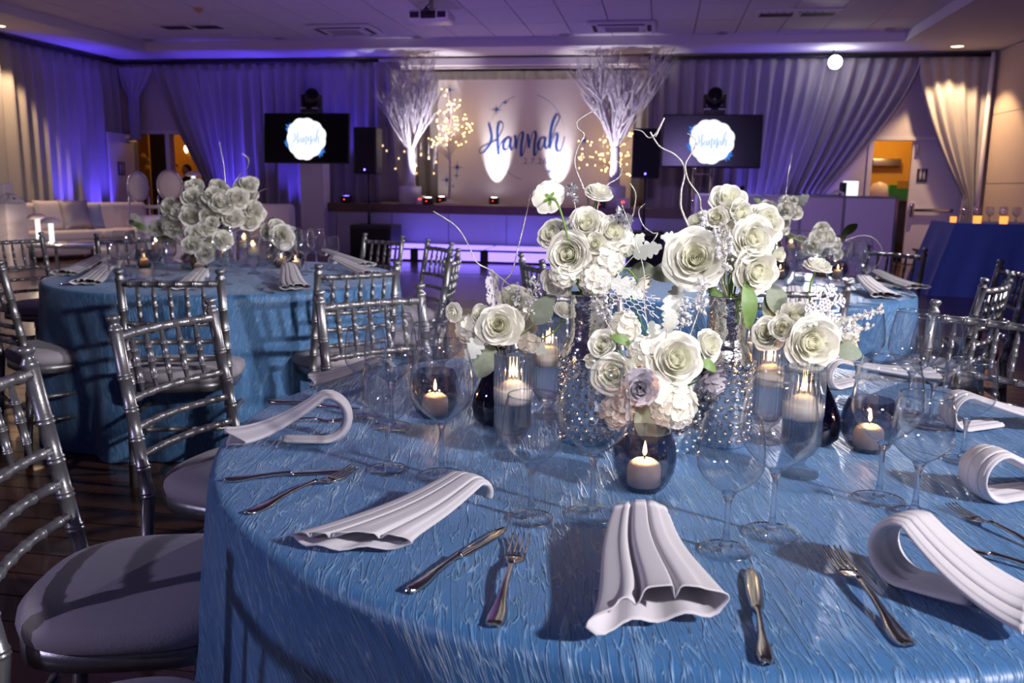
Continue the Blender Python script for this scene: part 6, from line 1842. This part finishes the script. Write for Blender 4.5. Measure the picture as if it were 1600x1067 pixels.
# ================================================================= rear tables
def rear_table(T, nm, flowers, glasses, candles, votives, naps, cut, vases, gseed):
    rnd = random.Random(gseed)
    grp = lambda s: s + ' on the ' + nm + ' rear table'
    for (x, y, h, r, lab) in vases:
        p = P(x, y, ZT)
        t = thing('silver_vase', lab, 'vase', p, 0, grp('silver vases'))
        part('body', MB().lathe([(0, 0), (r, 0), (r * 1.05, .006), (r * 1.05, h * .62), (r * .75, h * .72), (r * .7, h), (r * .62, h), (0, h * .72)], 28), M['mercury'], t)
        mb = MB(); studs(mb, r * 1.05, [.015 + k * .022 for k in range(int(h * .6 / .022))], 14, .005)
        tag(part('studs', mb, M['mercury'], t), kind='stuff')
    vmouth = [P(x, y, ZT) + Vector((0, 0, h)) for x, y, h, r, lab in vases]
    fl = list(flowers)
    for x, y, px, dy in flowers[:26]:           # smaller blossoms close up the gaps
        fl.append((x + rnd.uniform(-17, 17), y + rnd.uniform(-12, 15), px * rnd.uniform(.62, .85), dy + rnd.uniform(-.03, .08)))
    fl.sort()
    for i, (x, y, px, dy) in enumerate(fl):
        p = PY(x, y, T.y + dy); s = rnd.uniform(.85, 1.25) * px * (T.y + dy) / FPX
        mth = min(vmouth, key=lambda m_: (m_ - p).length)
        n = (p - (mth + Vector((0, 0, -.02)))).normalized() + Vector((rnd.uniform(-.5, .5), -.7, .25 + rnd.uniform(-.3, .4)))
        q = face(n, rnd.uniform(0, 6)); loc = p - n.normalized() * s * .45
        mb = fused_rose_mesh(rnd.randint(0, 999))
        t = thing('small_white_rose', '%s white rose from the left in the bouquets of the %s rear table' % (ORD[i], nm), 'flower', loc, q, grp('white roses')); t.scale = (s, s, s)
        part('blossom', mb, M['petal'], t)
        pts, r = local_stem(loc, q, s, mth + Vector((0, 0, -.02)), .003)
        part('stem', MB().tube(pts, r, 5), M['stem'], t)
    for i, (x, y, k) in enumerate(sorted(glasses)):
        wine_glass(P(x, y, ZT), k, '%s wine glass from the left on the %s rear table' % (ORD[i], nm), grp('wine glasses'))
    for i, (x, y, k) in enumerate(sorted(candles)):
        candle_holder(P(x, y, ZT), k, '%s ribbed candle cylinder from the left on the %s rear table' % (ORD[i], nm), '%s floating candle from the left on the %s rear table' % (ORD[i], nm), grp('ribbed candle cylinders'), 1.0)
    for i, (x, y) in enumerate(sorted(votives)):
        votive(P(x, y, ZT), '%s smoked tealight bowl from the left on the %s rear table' % (ORD[i], nm), '%s tealight flame from the left in a bowl on the %s rear table' % (ORD[i], nm), grp('smoked bowls'), 1.5)
    for i, (o_, i_, w) in enumerate(naps):
        napkin(P(*o_, ZT), P(*i_, ZT), w, grp('white napkins'), .15, .075, .034, 3, .6, 20 + i + gseed)
    for kind, h, tp, lab in cut: cutlery(kind, h, tp, lab)
    lv = []
    for i in range(16):
        mth = vmouth[i % len(vmouth)]; a = rnd.uniform(0, 6.28); d = Vector((math.cos(a), math.sin(a) * .8, rnd.uniform(-.1, .9)))
        p = mth + d * rnd.uniform(.06, .12) + Vector((0, 0, .03)); lv.append((p.x / p.y, p, d, mth, rnd.uniform(.07, .12), rnd.choice(('dusty', 'dusty', 'round', 'green'))))
    cnt = {}
    for _, p, d, mth, ln, kd in sorted(lv, key=lambda q: q[0]):
        cnt[kd] = cnt.get(kd, 0) + 1
        leaf(p, ln, d, (0, -1, .6), mth, kd, '%s %s leaf from the left among the roses of the %s rear table' % (ORD[cnt[kd] - 1], {'dusty': 'silver-green', 'round': 'rounded grey', 'green': 'dark green'}[kd], nm), grp('small leaves'))

rear_table(T2, 'left',
    [(302, 292, 17, 0), (340, 291, 15, -.02), (389, 287, 14, 0), (298, 308, 17, -.08), (322, 314, 14, -.1), (348, 316, 19, -.12), (372, 309, 16, -.08), (386, 305, 16, .02), (264, 323, 15, -.05), (280, 330, 15, -.08),
     (298, 337, 15, -.1), (327, 337, 16, -.12), (364, 340, 19, -.1), (396, 330, 18, -.02), (244, 357, 16, -.02), (267, 357, 16, -.08), (324, 356, 17, -.22), (304, 366, 17, -.25), (300, 382, 18, -.28), (348, 376, 15, -.15),
     (390, 346, 18, -.05), (418, 362, 16, 0), (440, 368, 17, -.05), (310, 330, 18, .1), (355, 325, 20, .12), (378, 335, 18, .1), (335, 310, 18, .12), (275, 345, 15, .1), (320, 395, 14, -.22)],
    [(172, 440, 'small'), (195, 432, 'large'), (215, 437, 'large'), (240, 440, 'large'), (262, 430, 'small'), (329, 448, 'large'), (352, 444, 'small'), (422, 443, 'large'), (445, 436, 'small'), (478, 425, 'large'), (470, 430, 'small'), (519, 422, 'small'), (495, 420, 'large'), (460, 420, 'large')],
    [(383, 418, 'tall'), (397, 428, 'low'), (248, 415, 'low'), (268, 410, 'tall')],
    [(312, 424), (462, 421), (226, 418), (440, 418)],
    [((100, 432), (165, 415), 'white napkin at the far left of the left rear table'), ((132, 447), (180, 425), 'second white napkin at the left of the left rear table'),
     ((290, 455), (318, 440), 'white napkin behind the chair back at the left rear table'), ((462, 455), (450, 430), 'white pleated napkin at the front right of the left rear table'),
     ((580, 432), (520, 418), 'white napkin at the right of the left rear table'), ((575, 418), (505, 405), 'white napkin at the back right of the left rear table')],
    [('fork', (428, 459), (405, 450), 'fork at the front of the left rear table'), ('knife', (95, 446), (150, 438), 'knife at the left of the left rear table'), ('knife', (520, 448), (495, 432), 'knife at the right front of the left rear table')],
    [(352, 416, .30, .05, 'tall studded silver vase on the left rear table'), (300, 420, .12, .055, 'low silver vase at the front of the left rear table'), (250, 412, .15, .045, 'small silver vase at the left of the left rear table'), (432, 413, .14, .045, 'small silver vase at the right of the left rear table')], 2)
rear_table(T3, 'right',
    [(1210, 336, 13, 0), (1227, 329, 13, -.03), (1243, 332, 13, 0), (1229, 312, 8, 0), (1222, 348, 13, .05), (1272, 385, 17, -.05), (1291, 372, 17, 0), (1302, 384, 13, .02), (1200, 325, 14, .05), (1285, 392, 12, .05), (1180, 335, 15, .05), (1190, 350, 15, 0), (1160, 340, 15, .1)],
    [(1292, 448, 'large'), (1314, 440, 'large'), (1336, 446, 'large'), (1352, 452, 'small'), (1325, 432, 'small'), (1300, 432, 'small'), (1272, 446, 'small'), (1255, 440, 'large'), (1345, 436, 'large'), (1240, 447, 'small')],
    [(1233, 420, 'tall'), (1252, 428, 'low')],
    [(1308, 436), (1282, 432), (1218, 436)],
    [((1382, 468), (1345, 450), 'white pleated napkin at the front right of the right rear table'), ((1430, 454), (1362, 440), 'white napkin at the back right of the right rear table'), ((1250, 492), (1240, 470), 'white napkin at the front of the right rear table')],
    [('knife', (1430, 466), (1392, 458), 'knife between the napkins of the right rear table'), ('fork', (1423, 458), (1396, 450), 'fork between the napkins of the right rear table')],
    [(1205, 425, .28, .05, 'tall studded silver vase on the right rear table'), (1283, 425, .10, .045, 'low silver vase at the right of the right rear table')], 3)
GT = 'thin silver twigs on the rear tables'
m2 = P(352, 416, ZT) + Vector((0, 0, .28))
twig([(343, 222), (346, 240), (350, 262), (352, 300)], 4.6, 4.65, 'thin silver twig rising left above the left table bouquet', m2, .004, GT)
twig([(378, 240), (388, 248), (386, 262), (372, 276), (360, 300)], 4.6, 4.65, 'looping silver twig above the left table bouquet', m2, .004, GT)
twig([(418, 294), (405, 300), (398, 312), (392, 325)], 4.6, 4.65, 'short silver twig right above the left table bouquet', m2, .003, GT)
m3 = P(1205, 425, ZT) + Vector((0, 0, .26))
twig([(1320, 376), (1345, 368), (1365, 372), (1378, 390), (1372, 412), (1350, 430), (1300, 440)], 4.3, 4.5, 'thin silver twig looping over the right rear table', P(1283, 425, ZT) + Vector((0, 0, .09)), .0025, GT)
twig([(1238, 240), (1232, 270), (1228, 300), (1224, 325)], 4.6, 4.6, 'thin silver twig rising above the right table bouquet', m3, .003, GT)
# ================================================================= glassware and lights on the buffet
bg = 0
for r_ in range(3):
    for k in range(9):
        p = R2W(bu + .42 + k * .155 + .05 * r_, bv + .28 + r_ * .16, bz_)
        o = thing('buffet_glass', '%s glass from the left in the %s row on the blue buffet' % (ORD[k], ('front', 'middle', 'back')[r_]), 'glass', p, 0, 'glasses on the blue buffet')
        link('bowl', WG['small'][0], o); link('stem', WG['small'][1], o); link('foot', WG['small'][2], o); link('rim', WG['small'][3], o)
for (x, y), lab in (((1502, 335), 'leftmost small orange glowing candle glass on the blue buffet'), ((1537, 341), 'middle orange glowing candle glass on the blue buffet'), ((1571, 344), 'rightmost orange glowing candle glass on the blue buffet')):
    i = {1502: 0, 1537: 1, 1571: 2}[x]
    p = R2W(bu + (.30, .52, .82)[i], bv + (.25, .08, .08)[i], bz_)
    s = (.8, 1, 1)[i]
    t = thing('orange_candle_glass', lab, 'candle', p, 0, 'orange candle glasses on the buffet'); t.scale = (s, s, s)
    part('glass', MB().lathe([(0, 0), (.042, 0), (.045, .004), (.048, .09), (.045, .09), (.042, .008), (0, .008)], 20), M['ledcandle'], t)
    part('wax', MB().lathe([(0, .009), (.04, .009), (.042, .06), (0, .062)], 16), M['wax'], t)
